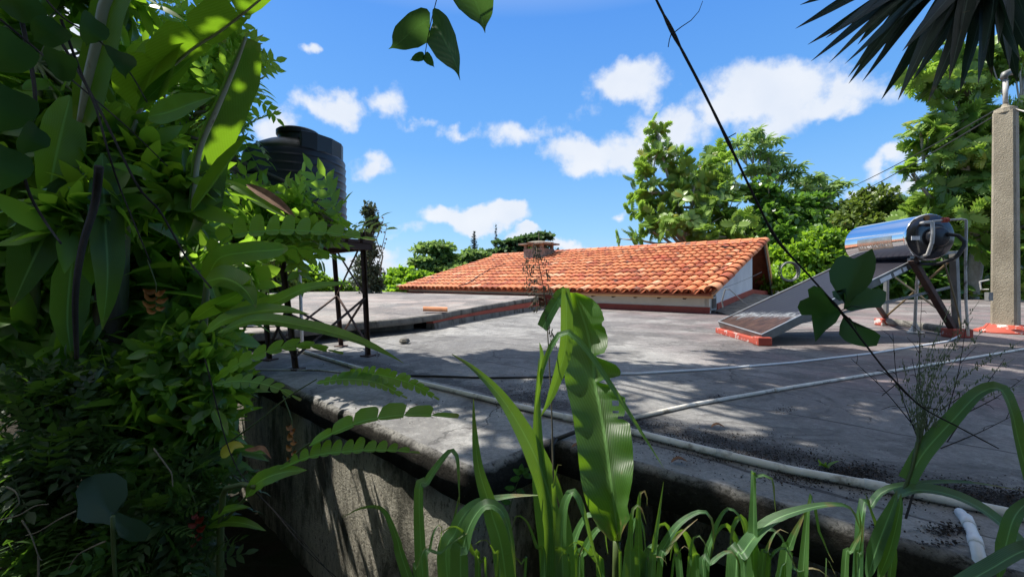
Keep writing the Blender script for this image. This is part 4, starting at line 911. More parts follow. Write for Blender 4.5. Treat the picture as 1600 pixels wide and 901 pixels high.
def crown_arrays(clumps, per, size, seed, up=.35, ring=.8, rand=.5, shell=.45, flat=0.6, sizevar=.3, hemi=None, rosette=False):
    """clumps: (centre, (rx, ry, rz), n tips).  returns frames, origins, tones, tips per clump"""
    g = rng(seed); Ms = []; Ts = []; To = []; tips = []
    for ci, (c, r, n) in enumerate(clumps):
        c = np.array(c); r = np.array(r, dtype=float) if hasattr(r, '__len__') else np.array([r] * 3)
        u = norm(g.normal(size=(n, 3)))
        if hemi is not None: u[:, 2] = np.where(u[:, 2] < hemi, -u[:, 2] * .6, u[:, 2])
        rad = g.random(n) ** shell * (1 + .22 * g.normal(size=n)).clip(.5, 1.35)
        p = c + u * r * rad[:, None]; tips.append(p)
        od = norm(u / r)
        ct = g.uniform(-.16, .16)
        for k in range(per):
            a = norm(g.normal(size=(n, 3)))
            d = od * (1 - ring) + a * ring + np.array([0, 0, up]) + g.normal(size=(n, 3)) * rand * .3
            nr = norm(g.normal(size=(n, 3)) * .45 * (1.2 - flat) + np.array([0, 0, 1.0]) * flat + od * .35)
            if rosette:
                if k == 0:
                    ax_r = norm(od * .8 + np.array([0, 0, up]) + g.normal(size=(n, 3)) * .25); e1 = norm(np.cross(ax_r, g.normal(size=(n, 3)))); e2 = np.cross(ax_r, e1)
                an = 2 * math.pi * k / per + g.uniform(-.3, .3, n); lift = g.uniform(.15, .6, n)
                d = e1 * np.cos(an)[:, None] + e2 * np.sin(an)[:, None] + ax_r * lift[:, None]; nr = ax_r + g.normal(size=(n, 3)) * .15
            s = size * (1 + sizevar * g.uniform(-1, 1, n))
            Ms.append(frames(d, nr, s)); Ts.append(p + g.normal(size=(n, 3)) * size * .12); To.append((.5 + ct + .22 * g.normal(size=n)).clip(0, .92))
    Mx = np.concatenate(Ms); Tx = np.concatenate(Ts); to = np.concatenate(To)
    k = g.random(len(to)) < .015; to[k] = 1.0
    return Mx, Tx, to, tips
def limbs(mb, base, fork, clumps, tips, r0, seed, twigs=6, n=6, sag=.15, tw=.25):
    g = random.Random(seed)
    base, fork = Vector(base), Vector(fork)
    mid = base.lerp(fork, .5) + Vector((g.uniform(-1, 1), g.uniform(-1, 1), 0)) * r0 * 1.2
    mb.tube([base, base.lerp(mid, .5), mid, fork], [r0 * 1.25, r0, r0 * .9, r0 * .75], 9)
    for (c, r, nn), tp in zip(clumps, tips):
        c = Vector(c); d = c - fork; m1 = fork + d * .35 + Z * d.length * .05 + Vector((g.uniform(-1, 1), g.uniform(-1, 1), g.uniform(-1, 1))) * d.length * .08
        m2 = fork + d * .7 + Vector((g.uniform(-1, 1), g.uniform(-1, 1), g.uniform(-.5, 1))) * d.length * .07
        q = .42 * r0
        mb.tube([fork, m1, m2, c], [q, q * .75, q * .55, q * .35], n)
        for k in range(min(twigs, len(tp))):
            t = Vector(tp[int(g.random() * len(tp))]); s = m2.lerp(c, g.random()); mm = s.lerp(t, .5) + Vector((g.uniform(-1, 1), g.uniform(-1, 1), g.uniform(0, 1))) * (t - s).length * .12
            mb.tube([s, mm, t], [q * tw * 1.3, q * tw, q * tw * .5], 4, cap=False)
def tree(name, label, cat, base, fork, clumps, tmpl, per, size, mat, seed, bark='bark', r0=.15, group=None, twigs=6, crown_name='crown', **kw):
    t = thing(name, base, label, cat, group)
    Mx, Tx, to, tips = crown_arrays(clumps, per, size, seed, **kw)
    mb = MB(); limbs(mb, base, fork, clumps, tips, r0, seed, twigs)
    mb.build('trunk' if crown_name == 'crown' else 'stem', M[bark], t, smooth=True)
    inst_mesh(crown_name, tmpl, Mx, Tx, to, M[mat], t)
    return t
def clumps_px(lst, dy=0):
    """(px, py, Y, half width px, half height px, n)"""
    out = []
    for e in lst:
        px, py, Y, rx, ry, n = e[:6]; a = rx / FP * Y; b = ry / FP * Y; ryy = e[6] if len(e) > 6 else (a + b) / 2
        out.append((tuple(W(px, py, Y)), (a, ryy, b), n))
    return out
def foot(px, Y): p = W(px, 440, Y); return Vector((p.x, Y, ground_h(p.x, Y) - .1))

# ================================================================== TREES BEHIND
bt = 'trees behind the buildings'
# far left, beyond the raised slab
tree('spreading_tree', 'pale green layered tree left of the tiled roof, tallest of the far trees there', 'tree', foot(680, 32), W(680, 440, 32),
     clumps_px([(680, 392, 32, 30, 12, 190), (662, 412, 31, 22, 9, 120), (705, 408, 32, 26, 9, 130), (690, 428, 31, 34, 11, 150), (716, 425, 31, 22, 10, 90), (668, 445, 31, 26, 10, 90)]), T_ROUND, 9, .38, 'L_far', 11, 'palebark', .22, bt, 8, hemi=0, flat=.9, up=.1)
tree('leafy_tree', 'low bright yellow-green tree just left of the layered tree and raised slab edge', 'tree', foot(630, 28), W(632, 450, 28),
     clumps_px([(632, 432, 28, 28, 10, 140), (612, 446, 27, 20, 9, 90), (655, 440, 27, 24, 12, 110), (640, 455, 26, 40, 8, 110)]), T_ROUND, 9, .34, 'L_bright', 12, 'bark', .18, bt, 5, hemi=-.2)
tree('leafy_tree', 'round yellow-green tree at the left end of the tile ridge, under a small conifer', 'tree', foot(744, 31), W(742, 425, 31),
     clumps_px([(742, 403, 31, 22, 10, 150), (728, 414, 31, 16, 9, 80), (756, 408, 31, 16, 9, 80), (738, 428, 30, 30, 12, 120)]), T_ROUND, 8, .32, 'L_far', 13, 'bark', .18, bt, 5, hemi=-.1)
def conifer(px, ytop, ybot, Y, wpx, label, seed):
    n = 11; cl = []
    for i in range(n):
        t = i / (n - 1); y = ytop + (ybot - ytop) * t; w_ = wpx * (.12 + .88 * t ** .8); cl.append((px + (1 if i % 2 else -1) * w_ * .08, y, Y, w_, (ybot - ytop) / n * .45, int(14 + 34 * t)))
    b = foot(px, Y); t_ = thing('conifer', b, label, 'tree', bt)
    Mx, Tx, to, tips = crown_arrays(clumps_px(cl), 5, wpx / FP * Y * .32, seed, up=.25, ring=.55)
    mb = MB(); mb.tube([b, W(px, ybot, Y), W(px, ytop - 1, Y)], [.2, .13, .02], 6)
    for i in range(n):
        c = Vector(clumps_px([cl[i]])[0][0])
        for tp in tips[i][:8]: mb.tube([Vector((c.x, c.y, c.z)), Vector(tp)], [.03, .01], 3, cap=False)
    mb.build('trunk', M['bark'], t_); inst_mesh('crown', T_TUFT, Mx, Tx, to, M['L_conifer'], t_)
conifer(741, 363, 398, 38, 8, 'small dark pointed conifer above the round tree left of the ridge', 21)
conifer(775, 353, 402, 46, 5.5, 'thinnest tallest conifer spire between the small conifer and the flat topped tree', 22)
tree('flat_topped_tree', 'dark flat topped tree spreading behind the chimney on the tile ridge', 'tree', foot(812, 36), W(815, 405, 36),
     clumps_px([(800, 383, 36, 26, 5, 150), (832, 376, 36, 26, 5, 150), (850, 371, 36, 14, 4, 70), (790, 396, 36, 26, 6, 120), (830, 392, 36, 34, 6, 150), (770, 400, 36, 14, 6, 60)]), T_ROUND, 8, .36, 'L_fardark', 14, 'bark', .25, bt, 8, hemi=0, flat=1)
tree('leafy_tree', 'bushy dark green tree joining the round tree to the layered tree', 'tree', foot(715, 27), W(718, 452, 27),
     clumps_px([(716, 440, 27, 24, 8, 120), (735, 425, 28, 14, 8, 70)]), T_ROUND, 8, .28, 'L_fardark', 15, 'bark', .15, bt, 3)
# vine column
cy = [(577, 330, 17, 12, 12, 150), (583, 350, 17, 14, 14, 170), (572, 372, 17, 12, 14, 150), (580, 395, 17, 14, 14, 160), (566, 415, 17, 18, 16, 200), (586, 425, 17, 14, 14, 140), (570, 440, 17, 24, 14, 220), (590, 448, 17, 12, 12, 110)]
t_ = tree('vine_covered_trunk', 'tall narrow trunk overgrown with climbing vines behind the water tower', 'tree', foot(578, 17), W(578, 440, 17), clumps_px(cy), T_SMALL, 6, .13, 'L_cypress', 16, 'drystem', .14, None, 10, shell=.7)
mb = MB(); mb.tube([W(592, 430, 16.8), W(598, 400, 16.8), W(588, 375, 16.8), W(594, 352, 16.8)], [.04, .03, .02, .01], 5)
for k, (a, b_) in enumerate((((595, 395), (605, 352)), ((592, 410), (602, 380)), ((590, 370), (600, 340)))):
    mb.tube([W(*a, 16.8), W(*b_, 16.8)], [.02, .008], 4)
    for i in range(5):
        c = W(a[0] + (b_[0] - a[0]) * i / 4, a[1] + (b_[1] - a[1]) * i / 4, 16.75) + Vector((random.Random(k * 7 + i).uniform(-.1, .1), 0, 0)); mb.lathe([(.01, -.04), (.045, 0), (.01, .04)], 5, c)
mb.build('bare_twigs', M['drystem'], t_)
# hedge trees behind tower
tree('leafy_tree', 'rounded tree seen between the legs of the water tower', 'tree', foot(488, 20), W(486, 455, 20),
     clumps_px([(482, 432, 20, 20, 14, 190), (505, 446, 20, 26, 12, 190), (462, 448, 20, 22, 14, 160), (535, 452, 20, 22, 9, 150)]), T_ROUND, 8, .19, 'L_bright', 17, 'bark', .15, bt, 5)
tree('leafy_tree', 'dark green tree at the left of the tower legs, partly behind big leaves', 'tree', foot(425, 18), W(420, 450, 18),
     clumps_px([(425, 420, 18, 30, 22, 240), (395, 430, 18, 34, 26, 260), (445, 448, 18, 24, 14, 150), (350, 420, 18, 40, 40, 300)]), T_ROUND, 8, .2, 'L_round', 18, 'bark', .18, bt, 5)
tree('leafy_tree', 'low hazy green tree in the gap between the vine column and yellow-green tree', 'tree', foot(605, 40), W(603, 452, 40),
     clumps_px([(600, 447, 40, 22, 6, 120), (620, 450, 40, 16, 5, 80)]), T_ROUND, 7, .4, 'L_fardark', 19, 'bark', .2, bt, 2)

# breadfruit tree behind the house
bc = [(1030, 212, 20, 14, 14, 13), (1012, 245, 20, 18, 12, 16), (1048, 240, 20, 20, 14, 18), (1000, 270, 20, 14, 12, 12), (1060, 265, 20, 26, 16, 24), (1095, 262, 20, 22, 12, 18), (1112, 248, 20.5, 20, 9, 14), (1010, 300, 20, 24, 14, 24), (1045, 300, 19.5, 28, 16, 28),
      (1000, 330, 20, 18, 12, 16), (1035, 335, 19.5, 26, 14, 28), (1085, 290, 19.5, 26, 14, 26), (1120, 275, 19.5, 26, 14, 24), (1080, 320, 19, 32, 16, 34), (1125, 310, 19, 30, 16, 32), (1150, 290, 19, 20, 12, 18),
      (1060, 355, 18.6, 34, 14, 34), (1020, 362, 19, 28, 10, 22), (1110, 345, 18.5, 34, 16, 36), (1150, 335, 18.5, 28, 16, 30), (1165, 365, 18, 24, 14, 24), (1110, 372, 18, 34, 10, 26), (985, 372, 19, 16, 7, 10)]
tree('breadfruit_tree', 'tall tree with rosettes of large lobed leaves rising behind the tiled roof', 'tree', foot(1090, 20), W(1085, 400, 20), [(c, (r[0] * 1.25, r[1] * 1.3, r[2] * 1.6), max(3, int(n * .32))) for c, r, n in clumps_px(bc)], T_BREAD, 8, .52, 'L_bread', 31, 'palebark', .26, None, 7, up=.12, rosette=True, sizevar=.3, shell=.6)
# palmate tree
uc = [(1190, 222, 24, 28, 8, 26), (1170, 240, 24, 24, 10, 26), (1150, 225, 24, 16, 7, 14), (1200, 250, 24, 22, 8, 22), (1235, 262, 24, 28, 6, 24), (1215, 275, 24, 26, 9, 28), (1265, 285, 24, 30, 8, 32), (1300, 290, 24, 20, 6, 20), (1250, 300, 24, 36, 10, 42), (1285, 306, 24, 20, 6, 18), (1180, 268, 23.5, 24, 10, 28), (1130, 248, 24, 22, 9, 20), (1220, 310, 24, 30, 10, 34), (1190, 212, 24, 20, 5, 12)]
tree('umbrella_leaf_tree', 'airy tree with pale umbrella shaped leaves and open branches behind the lobed-leaf tree', 'tree', foot(1215, 24), W(1205, 350, 24), [(c, (r[0] * 1.2, r[1] * 1.3, r[2] * 1.7), max(3, int(n * .4))) for c, r, n in clumps_px(uc)], T_UMB, 2, .48, 'L_umbrella', 32, 'palebark', .22, None, 5, up=0, ring=.3, flat=1.2, hemi=0)
# dense dark tree
tree('dense_tree', 'dense dark green tree with glossy leaves between the tile gable and solar drum', 'tree', foot(1225, 19), W(1225, 400, 19),
     clumps_px([(1230, 330, 19, 34, 20, 420), (1200, 350, 18.5, 32, 24, 420), (1255, 350, 18.5, 28, 20, 330), (1215, 380, 18, 40, 22, 480), (1250, 385, 18, 34, 24, 420), (1190, 300, 19, 22, 16, 180), (1270, 318, 19, 24, 12, 180)]), T_ROUND, 7, .26, 'L_dense', 33, 'palebark', .22, None, 8)
tree('bright_shrub', 'bright lime green shrub mass between the house gable and solar collector', 'shrub', foot(1275, 15.5), W(1270, 440, 15.5),
     clumps_px([(1215, 405, 16.5, 24, 18, 260), (1240, 425, 15.8, 30, 20, 340), (1290, 375, 15.5, 26, 16, 260), (1265, 395, 15.5, 28, 18, 320), (1315, 385, 15.5, 30, 22, 340), (1295, 415, 15.2, 34, 22, 380), (1340, 400, 15.5, 20, 22, 220), (1215, 440, 15, 24, 14, 220), (1260, 445, 15, 34, 14, 260)]), T_OVAL, 6, .21, 'L_bright', 34, 'bark', .1, None, 6)
tree('round_crown_tree', 'round crowned tree with small olive leaves just behind the left end of the solar drum', 'tree', foot(1365, 21), W(1365, 400, 21),
     clumps_px([(1365, 318, 21, 34, 22, 520), (1340, 335, 21, 28, 20, 380), (1392, 328, 21, 24, 18, 330), (1350, 360, 20.5, 40, 24, 560), (1320, 362, 20.5, 22, 22, 280), (1300, 330, 24, 20, 10, 120)]), T_ROUND, 8, .18, 'L_round', 35, 'bark', .2, None, 4)
# right hand breadfruit tree
rc_ = [(1440, 118, 17, 26, 12, 14), (1475, 95, 17, 26, 14, 14), (1520, 105, 17, 26, 14, 16), (1560, 95, 17, 26, 16, 16), (1600, 100, 16.5, 26, 26, 18), (1470, 140, 17, 30, 14, 20), (1510, 150, 17, 30, 14, 20), (1440, 215, 17, 24, 14, 16), (1470, 195, 17, 24, 12, 16),
       (1500, 190, 17, 26, 16, 20), (1540, 190, 16.5, 26, 20, 20), (1425, 272, 17, 22, 9, 10), (1465, 245, 17, 28, 14, 20), (1510, 235, 16.5, 32, 18, 28), (1550, 240, 16.5, 26, 22, 24), (1610, 180, 16, 30, 36, 34), (1480, 290, 17, 28, 18, 26), (1530, 290, 16.5, 34, 22, 36),
       (1610, 260, 16, 34, 40, 40), (1500, 335, 16.5, 34, 24, 40), (1545, 345, 16.5, 28, 26, 34), (1620, 350, 15.5, 34, 44, 44), (1445, 318, 18, 26, 12, 18), (1600, 420, 15.5, 30, 30, 30), (1440, 345, 19, 24, 16, 20)]
tree('breadfruit_tree', 'large lobed-leaf tree with pale branches behind the concrete pole', 'tree', foot(1540, 18), W(1530, 380, 17.3), [(c, (r[0] * 1.2, r[1] * 1.3, r[2] * 1.5), max(3, int(n * .52))) for c, r, n in clumps_px(rc_)], T_BREAD, 8, .58, 'L_bread', 36, 'palebark', .30, None, 7, up=.1, rosette=True, sizevar=.3, shell=.6)
# hedge behind heater
tree('leafy_hedge', 'dark leafy hedge along the far edge of the flat roof behind the solar heater', 'hedge', foot(1450, 19), W(1450, 455, 19),
     clumps_px([(1400, 400, 19, 34, 30, 240), (1440, 400, 19, 34, 34, 260), (1480, 405, 19, 34, 36, 280), (1520, 400, 19, 30, 36, 260), (1400, 440, 18.6, 34, 22, 220), (1450, 440, 18.6, 36, 22, 240), (1500, 440, 18.6, 34, 22, 220), (1360, 430, 18.8, 26, 22, 140), (1545, 440, 18.6, 24, 22, 160), (1600, 440, 18.6, 34, 26, 240), (1660, 420, 18.6, 44, 50, 320), (1340, 455, 18.8, 30, 12, 120)]), T_BIG, 5, .42, 'L_dense', 37, 'bark', .1, None, 4)
tree('croton_bush', 'small yellow and orange leaved bush at the roof edge left of the concrete pole', 'bush', foot(1528, 18.1), W(1525, 464, 18.1),
     clumps_px([(1525, 452, 18.1, 10, 9, 14), (1510, 460, 18.1, 10, 5, 9), (1535, 460, 18.1, 10, 5, 9)]), T_LANCE, 10, .5, 'L_croton', 38, 'bark', .05, None, 2, up=.5)
tree('leafy_tree', 'dark wooded backdrop tree far behind the solar drum and round crowned tree', 'tree', foot(1430, 30), W(1430, 420, 30),
     clumps_px([(1430, 350, 30, 60, 26, 500), (1500, 380, 29, 80, 50, 700), (1360, 390, 29, 60, 30, 400), (1600, 330, 27, 60, 80, 700), (1290, 345, 30, 30, 14, 120), (1250, 420, 28, 80, 30, 350)]), T_ROUND, 6, .42, 'L_fardark', 39, 'bark', .3, bt, 3)

# ================================================================== NEAR PINNATE TREE (left of and over the tank)
pc_ = [(300, 25, 4.2, 50, 20, 30), (378, 50, 3.9, 20, 14, 9), (392, 85, 3.8, 24, 14, 14), (412, 118, 3.7, 22, 12, 14), (424, 142, 3.6, 22, 10, 12), (385, 135, 3.8, 24, 18, 18), (345, 100, 4.0, 34, 22, 30), (405, 172, 3.5, 14, 12, 7), (345, 165, 4.0, 26, 20, 26), (290, 110, 4.2, 50, 34, 44), (422, 196, 3.4, 7, 7, 3), (365, 185, 3.9, 18, 10, 9),
       (385, 268, 3.4, 24, 10, 12), (430, 278, 3.3, 26, 9, 14), (478, 276, 3.25, 20, 8, 10), (512, 272, 3.2, 12, 8, 6), (540, 284, 3.1, 12, 8, 5), (556, 298, 3.1, 8, 6, 3), (495, 296, 3.2, 26, 10, 14), (445, 305, 3.3, 36, 12, 26), (385, 305, 3.4, 36, 18, 32), (335, 280, 3.6, 36, 20, 34), (465, 326, 3.2, 28, 8, 14), (400, 330, 3.3, 34, 12, 20), (290, 320, 3.7, 44, 34, 40), (300, 220, 3.9, 36, 36, 36)]
tree('pinnate_leaf_tree', 'bright tree with feather shaped leaf sprays reaching in front of the black tank', 'tree', foot(120, 4.6), W(250, 240, 4.2), [((c[0] - (.26 if c[2] > .9 else .10), c[1], c[2] - (.0 if c[2] > .9 else .29)), r, int(n * (.8 if c[2] > .9 else .5)) + 1) for c, r, n in clumps_px(pc_)], T_PINB, 2, .27, 'L_pin', 41, 'bark', .07, None, 5, up=.12, ring=.55, rand=.9, flat=.55, sizevar=.3)

# ================================================================== SHADE CANOPY over the near roof (its shadow dapples the concrete)
def canopy():
    g = random.Random(8); HC = 5.7
    off = Vector((sh.x, sh.y, 0)) * (HC / math.tan(R(SUN_EL)))
    lit = [((1040, 640), .34), ((1110, 655), .30), ((1060, 605), .2), ((960, 560), .3), ((1015, 540), .35), ((1110, 520), .5), ((1090, 560), .35), ((700, 555), .25), ((645, 640), .12), ((770, 690), .13), ((1220, 650), .18), ((1180, 600), .15), ((1380, 595), .2), ((1560, 575), .3), ((1320, 640), .12), ((520, 565), .15), ((640, 690), .08), ((1060, 750), .06), ((720, 700), .1), ((790, 640), .1), ((930, 610), .12), ((1500, 480), 1.5)]
    litp = [(G(*p), r_) for p, r_ in lit] + [(Vector((-.80, 2.2, -.75)), .6), (Vector((-.5, 1.9, -.75)), .4), (Vector((-1.5, 2.9, -.75)), .2), (Vector((.55, 1.12, -.75)), .55), (Vector((.35, 1.0, -.75)), .3), (Vector((.72, .90, -.75)), .12), (Vector((1.5, .7, -.75)), .12)]
    cl = []
    for i in range(1900):
        x = g.uniform(-2.4, 8.5); y = g.uniform(.6, 5.0 + .13 * max(0, x - 2))
        p = Vector((x, y, -.75))
        edge = 4.35 + .13 * max(0, x - 2.5) + .4 * noise.noise(Vector((x * 1.1, 0, 3)))
        if y > edge: continue
        if (p - B0).dot(nAB) > .15: continue
        if x < -.3 and g.random() < .45: continue
        if noise.noise(Vector((x * 1.5, y * 1.5, 9))) > .38: continue
        if any((p - q).length < r_ + .07 for q, r_ in litp): continue
        h = HC + g.uniform(-.25, .9); o = Vector((sh.x, sh.y, 0)) * (h / math.tan(R(SUN_EL)))
        c = p + o + Z * h
        if c.z < .70 * c.y + .35: c += (Vector((sh.x, sh.y, 0)) / math.tan(R(SUN_EL)) + Z) * 1.0
        cl.append((tuple(c), (.26, .26, .14), 11))
    wl0, bl0 = Vector((-.474, 1.93, -.98)), Vector((.15, 1.25, -.1))
    for i in range(110):       # boughs added out of view to shade the left bank
        q = Vector((g.uniform(-2.2, -.5), g.uniform(.9, 2.3), g.uniform(.1, 1.4))); L_ = g.uniform(3.2, 4.6); c = q + sdir * L_
        if c.z < .70 * c.y + .35: c += sdir * 1.2
        if any(((c - o_) - sdir * (c - o_).dot(sdir)).length < .5 for o_ in (wl0, bl0)): continue
        if noise.noise(c * .9) > .22: continue
        cl.append((tuple(c), (.24, .24, .14), 11))
    t = thing('shade_tree', Vector((2.6, -2.4, ground_h(2.6, -2.4) - .1)), 'tall spreading tree whose crown shades the near part of the flat roof', 'tree')
    Mx, Tx, to, tips = crown_arrays(cl, 4, .15, 77, up=0, ring=.8, flat=1.1)
    inst_mesh('crown', T_OVAL, Mx, Tx, to, M['L_shadow'], t)
    mb = MB(); b = t.location.copy(); fk = Vector((2.2, -1.5, 3.3)); mb.tube([b, b.lerp(fk, .5) + Vector((.1, .1, 0)), fk], [.22, .18, .15], 10)
    for i, (c, r_, n) in enumerate(cl):
        if i % 12: continue
        c = Vector(c); m1 = fk.lerp(c, .5) + Z * .45; mb.tube([fk, m1, c], [.05, .03, .008], 5)
    mb.build('trunk', M['bark'], t, smooth=True)
canopy()
# unseen trees added behind the viewer to block sky light
for k, (x, y, z, r_) in enumerate(((-4.5, -5.0, 2.3, 3.0), (.5, -5.0, 3.2, 3.4), (5.5, -5.5, 2.8, 3.4), (-8.5, -1.5, 1.6, 2.0), (-.5, -4.6, 5.5, 2.6))):
    fo = Vector((x, y, ground_h(x, y) - .1)); cls = [((x + a * r_ * .5, y + b_ * r_ * .4, z + c_ * r_ * .5), (r_ * .6, r_ * .5, r_ * .55), 170) for a, b_, c_ in ((-1, 0, 0), (1, 0, .1), (0, 0, 1), (0, .6, -.6), (-.6, .3, .7), (.7, .2, -.9))]
    tree('leafy_tree', ('unseen broad dark tree added behind the viewer to block sky light, at its left', 'unseen tall dark tree added straight behind the viewer to block sky light', 'unseen broad dark tree added behind the viewer to block sky light, at its right', 'unseen dark tree added at the far left beside the viewer to block sky light', 'unseen highest dark tree added behind the viewer to block sky light')[k], 'tree', fo, Vector((x, y, z - r_ * .6)), cls, T_BIG, 4, .42, 'L_shadow', 90 + k, 'bark', .2, 'unseen trees added behind the viewer to block sky light', 2, flat=.5)

# ================================================================== NEAR PLANTS: blades given by their sight lines and depth
def catmull(P, n):
    P = np.array(P, dtype=float); Q = np.vstack([2 * P[0] - P[1], P, 2 * P[-1] - P[-2]]); L = np.linalg.norm(np.diff(P, axis=0), axis=1); cum = np.concatenate([[0], np.cumsum(L)]) / L.sum()
    out = []
    for t in np.linspace(0, 1, n + 1):
        i = min(len(P) - 2, int(np.searchsorted(cum, t, side='right') - 1)); u = (t - cum[i]) / (cum[i + 1] - cum[i]); p0, p1, p2, p3 = Q[i:i + 4]
        out.append(.5 * ((2 * p1) + (-p0 + p2) * u + (2 * p0 - 5 * p1 + 4 * p2 - p3) * u * u + (-p0 + 3 * p1 - 3 * p2 + p3) * u ** 3))
    return np.array(out)
PROF = {'grass': ([0, .15, .5, .8, 1], [.55, .9, 1, .6, .02]), 'leaf': ([0, .08, .3, .6, .85, 1], [.08, .55, 1, .95, .5, .02]), 'drip': ([0, .06, .25, .5, .75, .86, .93, 1], [.5, .85, 1, .9, .5, .16, .05, .01]),
        'round': ([0, .06, .3, .7, .92, 1], [.3, .75, 1, 1, .7, .2]), 'strap': ([0, .2, .8, 1], [.9, 1, .95, .5])}
def path3(path): return [W(*p) if not isinstance(p, Vector) else p for p in path]
def blade_geo(path, hw, prof='leaf', n=20, m=3, roll=0, fold=.25, rip=.0, seed=0, droop=0, px=True, lw=1, rw=1, ragged=0):
    P = catmull([tuple(v) for v in path3(path)], n); d = np.gradient(P, axis=0); d = norm(d)
    view = norm(-P); side = norm(np.cross(d, view)); nr = np.cross(side, d)
    rl = np.interp(np.linspace(0, 1, n + 1), np.linspace(0, 1, len(roll)), roll) if hasattr(roll, '__len__') else np.full(n + 1, roll)
    c, s = np.cos(np.radians(rl))[:, None], np.sin(np.radians(rl))[:, None]
    sd = side * c + nr * s; nn = np.cross(sd, d); nn = np.where((nn * view).sum(1)[:, None] < 0, nn, nn)
    t = np.linspace(0, 1, n + 1); w_ = np.interp(t, *PROF[prof]); dep = P[:, 1]
    w_ = w_ * (hw / FP * dep if px else hw)
    g = random.Random(seed); ph = g.uniform(0, 6); V = []; UV = []
    for i in range(n + 1):
        for j in range(-m, m + 1):
            a = j / m; k = (lw if a < 0 else rw)
            rg = 1 + (ragged * noise.noise(Vector((t[i] * 14, a * 2 + seed, seed))) if abs(j) == m else 0)
            z = fold * abs(a) * w_[i] - droop * a * a * w_[i] + rip * w_[i] * math.sin(t[i] * 22 + ph + (1.7 if a > 0 else 0)) * abs(a)
            V.append(tuple(P[i] + sd[i] * a * w_[i] * k * rg + nn[i] * z)); UV.append((t[i], a))
    K = 2 * m + 1; F = [(i * K + j, i * K + j + 1, (i + 1) * K + j + 1, (i + 1) * K + j) for i in range(n) for j in range(2 * m)]
    return V, F, UV
def comb_geo(path, hw, segs=9, up=1, dn=1, seed=0, roll=0, gap=.12, lean=.35, tip=.75, prof='leaf', fold=.15):
    """a leaf torn across into separate fingers on each side of its midrib"""
    n = segs * 4; P = catmull([tuple(v) for v in path3(path)], n); d = norm(np.gradient(P, axis=0)); view = norm(-P); side = norm(np.cross(d, view)); nr = np.cross(side, d)
    c, s = math.cos(R(roll)), math.sin(R(roll)); sd = side * c + nr * s; nn = np.cross(sd, d)
    g = random.Random(seed); V = []; F = []; UV = []
    for sgn_, k_ in ((1, dn), (-1, up)):
        if k_ <= 0: continue
        for q in range(segs):
            i0, i1 = q * 4, q * 4 + 4; tm = (q + .5) / segs; w_ = np.interp(tm, *PROF[prof]) * hw * k_ * g.uniform(.86, 1.1); b = len(V); tw_ = g.uniform(-.25, .25); ln_ = lean * g.uniform(.6, 1.3)
            for r_ in range(5):
                f = r_ / 4; sh_ = f * ln_; nar = 1 - (1 - tip) * f ** 3 - gap * (f > 0) * min(1, f * 2)
                if r_ == 4: nar *= .62
                for k in range(4):
                    u = (k / 3 - .5) * nar + .5 + (sh_ * .5); ii = i0 + u * 4; ii = max(0, min(n, ii)); a = int(min(n - 1, ii)); fr = ii - a
                    p = P[a] * (1 - fr) + P[a + 1] * fr; ww = w_ / FP * p[1]
                    V.append(tuple(p + sd[a] * sgn_ * f * ww * (1 if r_ < 4 else .97) + nn[a] * (fold * f * ww + tw_ * f * ww * (k / 3 - .5)) + d[a] * sh_ * ww * .6)); UV.append((ii / n, f * sgn_))
            F += [(b + r_ * 4 + k, b + r_ * 4 + k + 1, b + (r_ + 1) * 4 + k + 1, b + (r_ + 1) * 4 + k) for r_ in range(4) for k in range(3)]
    # midrib
    rb = hw * .045; b = len(V)
    for i in range(n + 1):
        ww = rb / FP * P[i][1] * (1.3 - i / n); V += [tuple(P[i] + sd[i] * ww + nn[i] * .002), tuple(P[i] - sd[i] * ww + nn[i] * .002)]; UV += [(i / n, 0)] * 2
    F += [(b + 2 * i, b + 2 * i + 1, b + 2 * i + 3, b + 2 * i + 2) for i in range(n)]
    return V, F, UV
def geo_obj(name, geos, mat, parent=None, tone=.5, seed=0):
    V = []; F = []; UV = []; T = []; g = random.Random(seed)
    for (v, f, uv) in geos:
        b = len(V); V += v; F += [tuple(b + i for i in q) for q in f]; UV += uv; tt = min(.9, max(.05, tone + g.uniform(-.2, .2))); T += [tt] * len(f)
    me = bpy.data.meshes.new(name); me.from_pydata(V, [], F)
    ul = me.uv_layers.new(name='UVMap'); vi = np.empty(len(me.loops), dtype=np.int32); me.loops.foreach_get('vertex_index', vi)
    ul.data.foreach_set('uv', np.array(UV, dtype=np.float32)[vi].ravel())
    at = me.attributes.new('tone', 'FLOAT', 'FACE'); at.data.foreach_set('value', np.array(T, dtype=np.float32))
    me.materials.append(mat); me.polygons.foreach_set('use_smooth', [True] * len(me.polygons)); me.update()
    return link(bpy.data.objects.new(name, me), parent)
def bl(parent, path, hw, mat='L_banana', prof='leaf', tone=.5, name='leaf', **k):
    return geo_obj(name, [blade_geo(path, hw, prof, **k)], M[mat], parent, tone, seed=int(path[0][0] * 7 + path[0][1]) if not isinstance(path[0], Vector) else 1)
def cm(parent, path, hw, mat='L_helic', tone=.5, **k):
    return geo_obj('leaf', [comb_geo(path, hw, **k)], M[mat], parent, tone, seed=int(path[0][0]))
def stalk(parent, path, r, mat='stem', name='stalk', n=7):
    P = catmull([tuple(v) for v in path3(path)], max(6, 5 * len(path))); rr = np.linspace(r, r * .5, len(P)) if not hasattr(r, '__len__') else np.interp(np.linspace(0, 1, len(P)), np.linspace(0, 1, len(r)), r)
    mb = MB(); mb.tube([Vector(p) for p in P], list(rr), n); return mb.build(name, M[mat], parent, smooth=True)
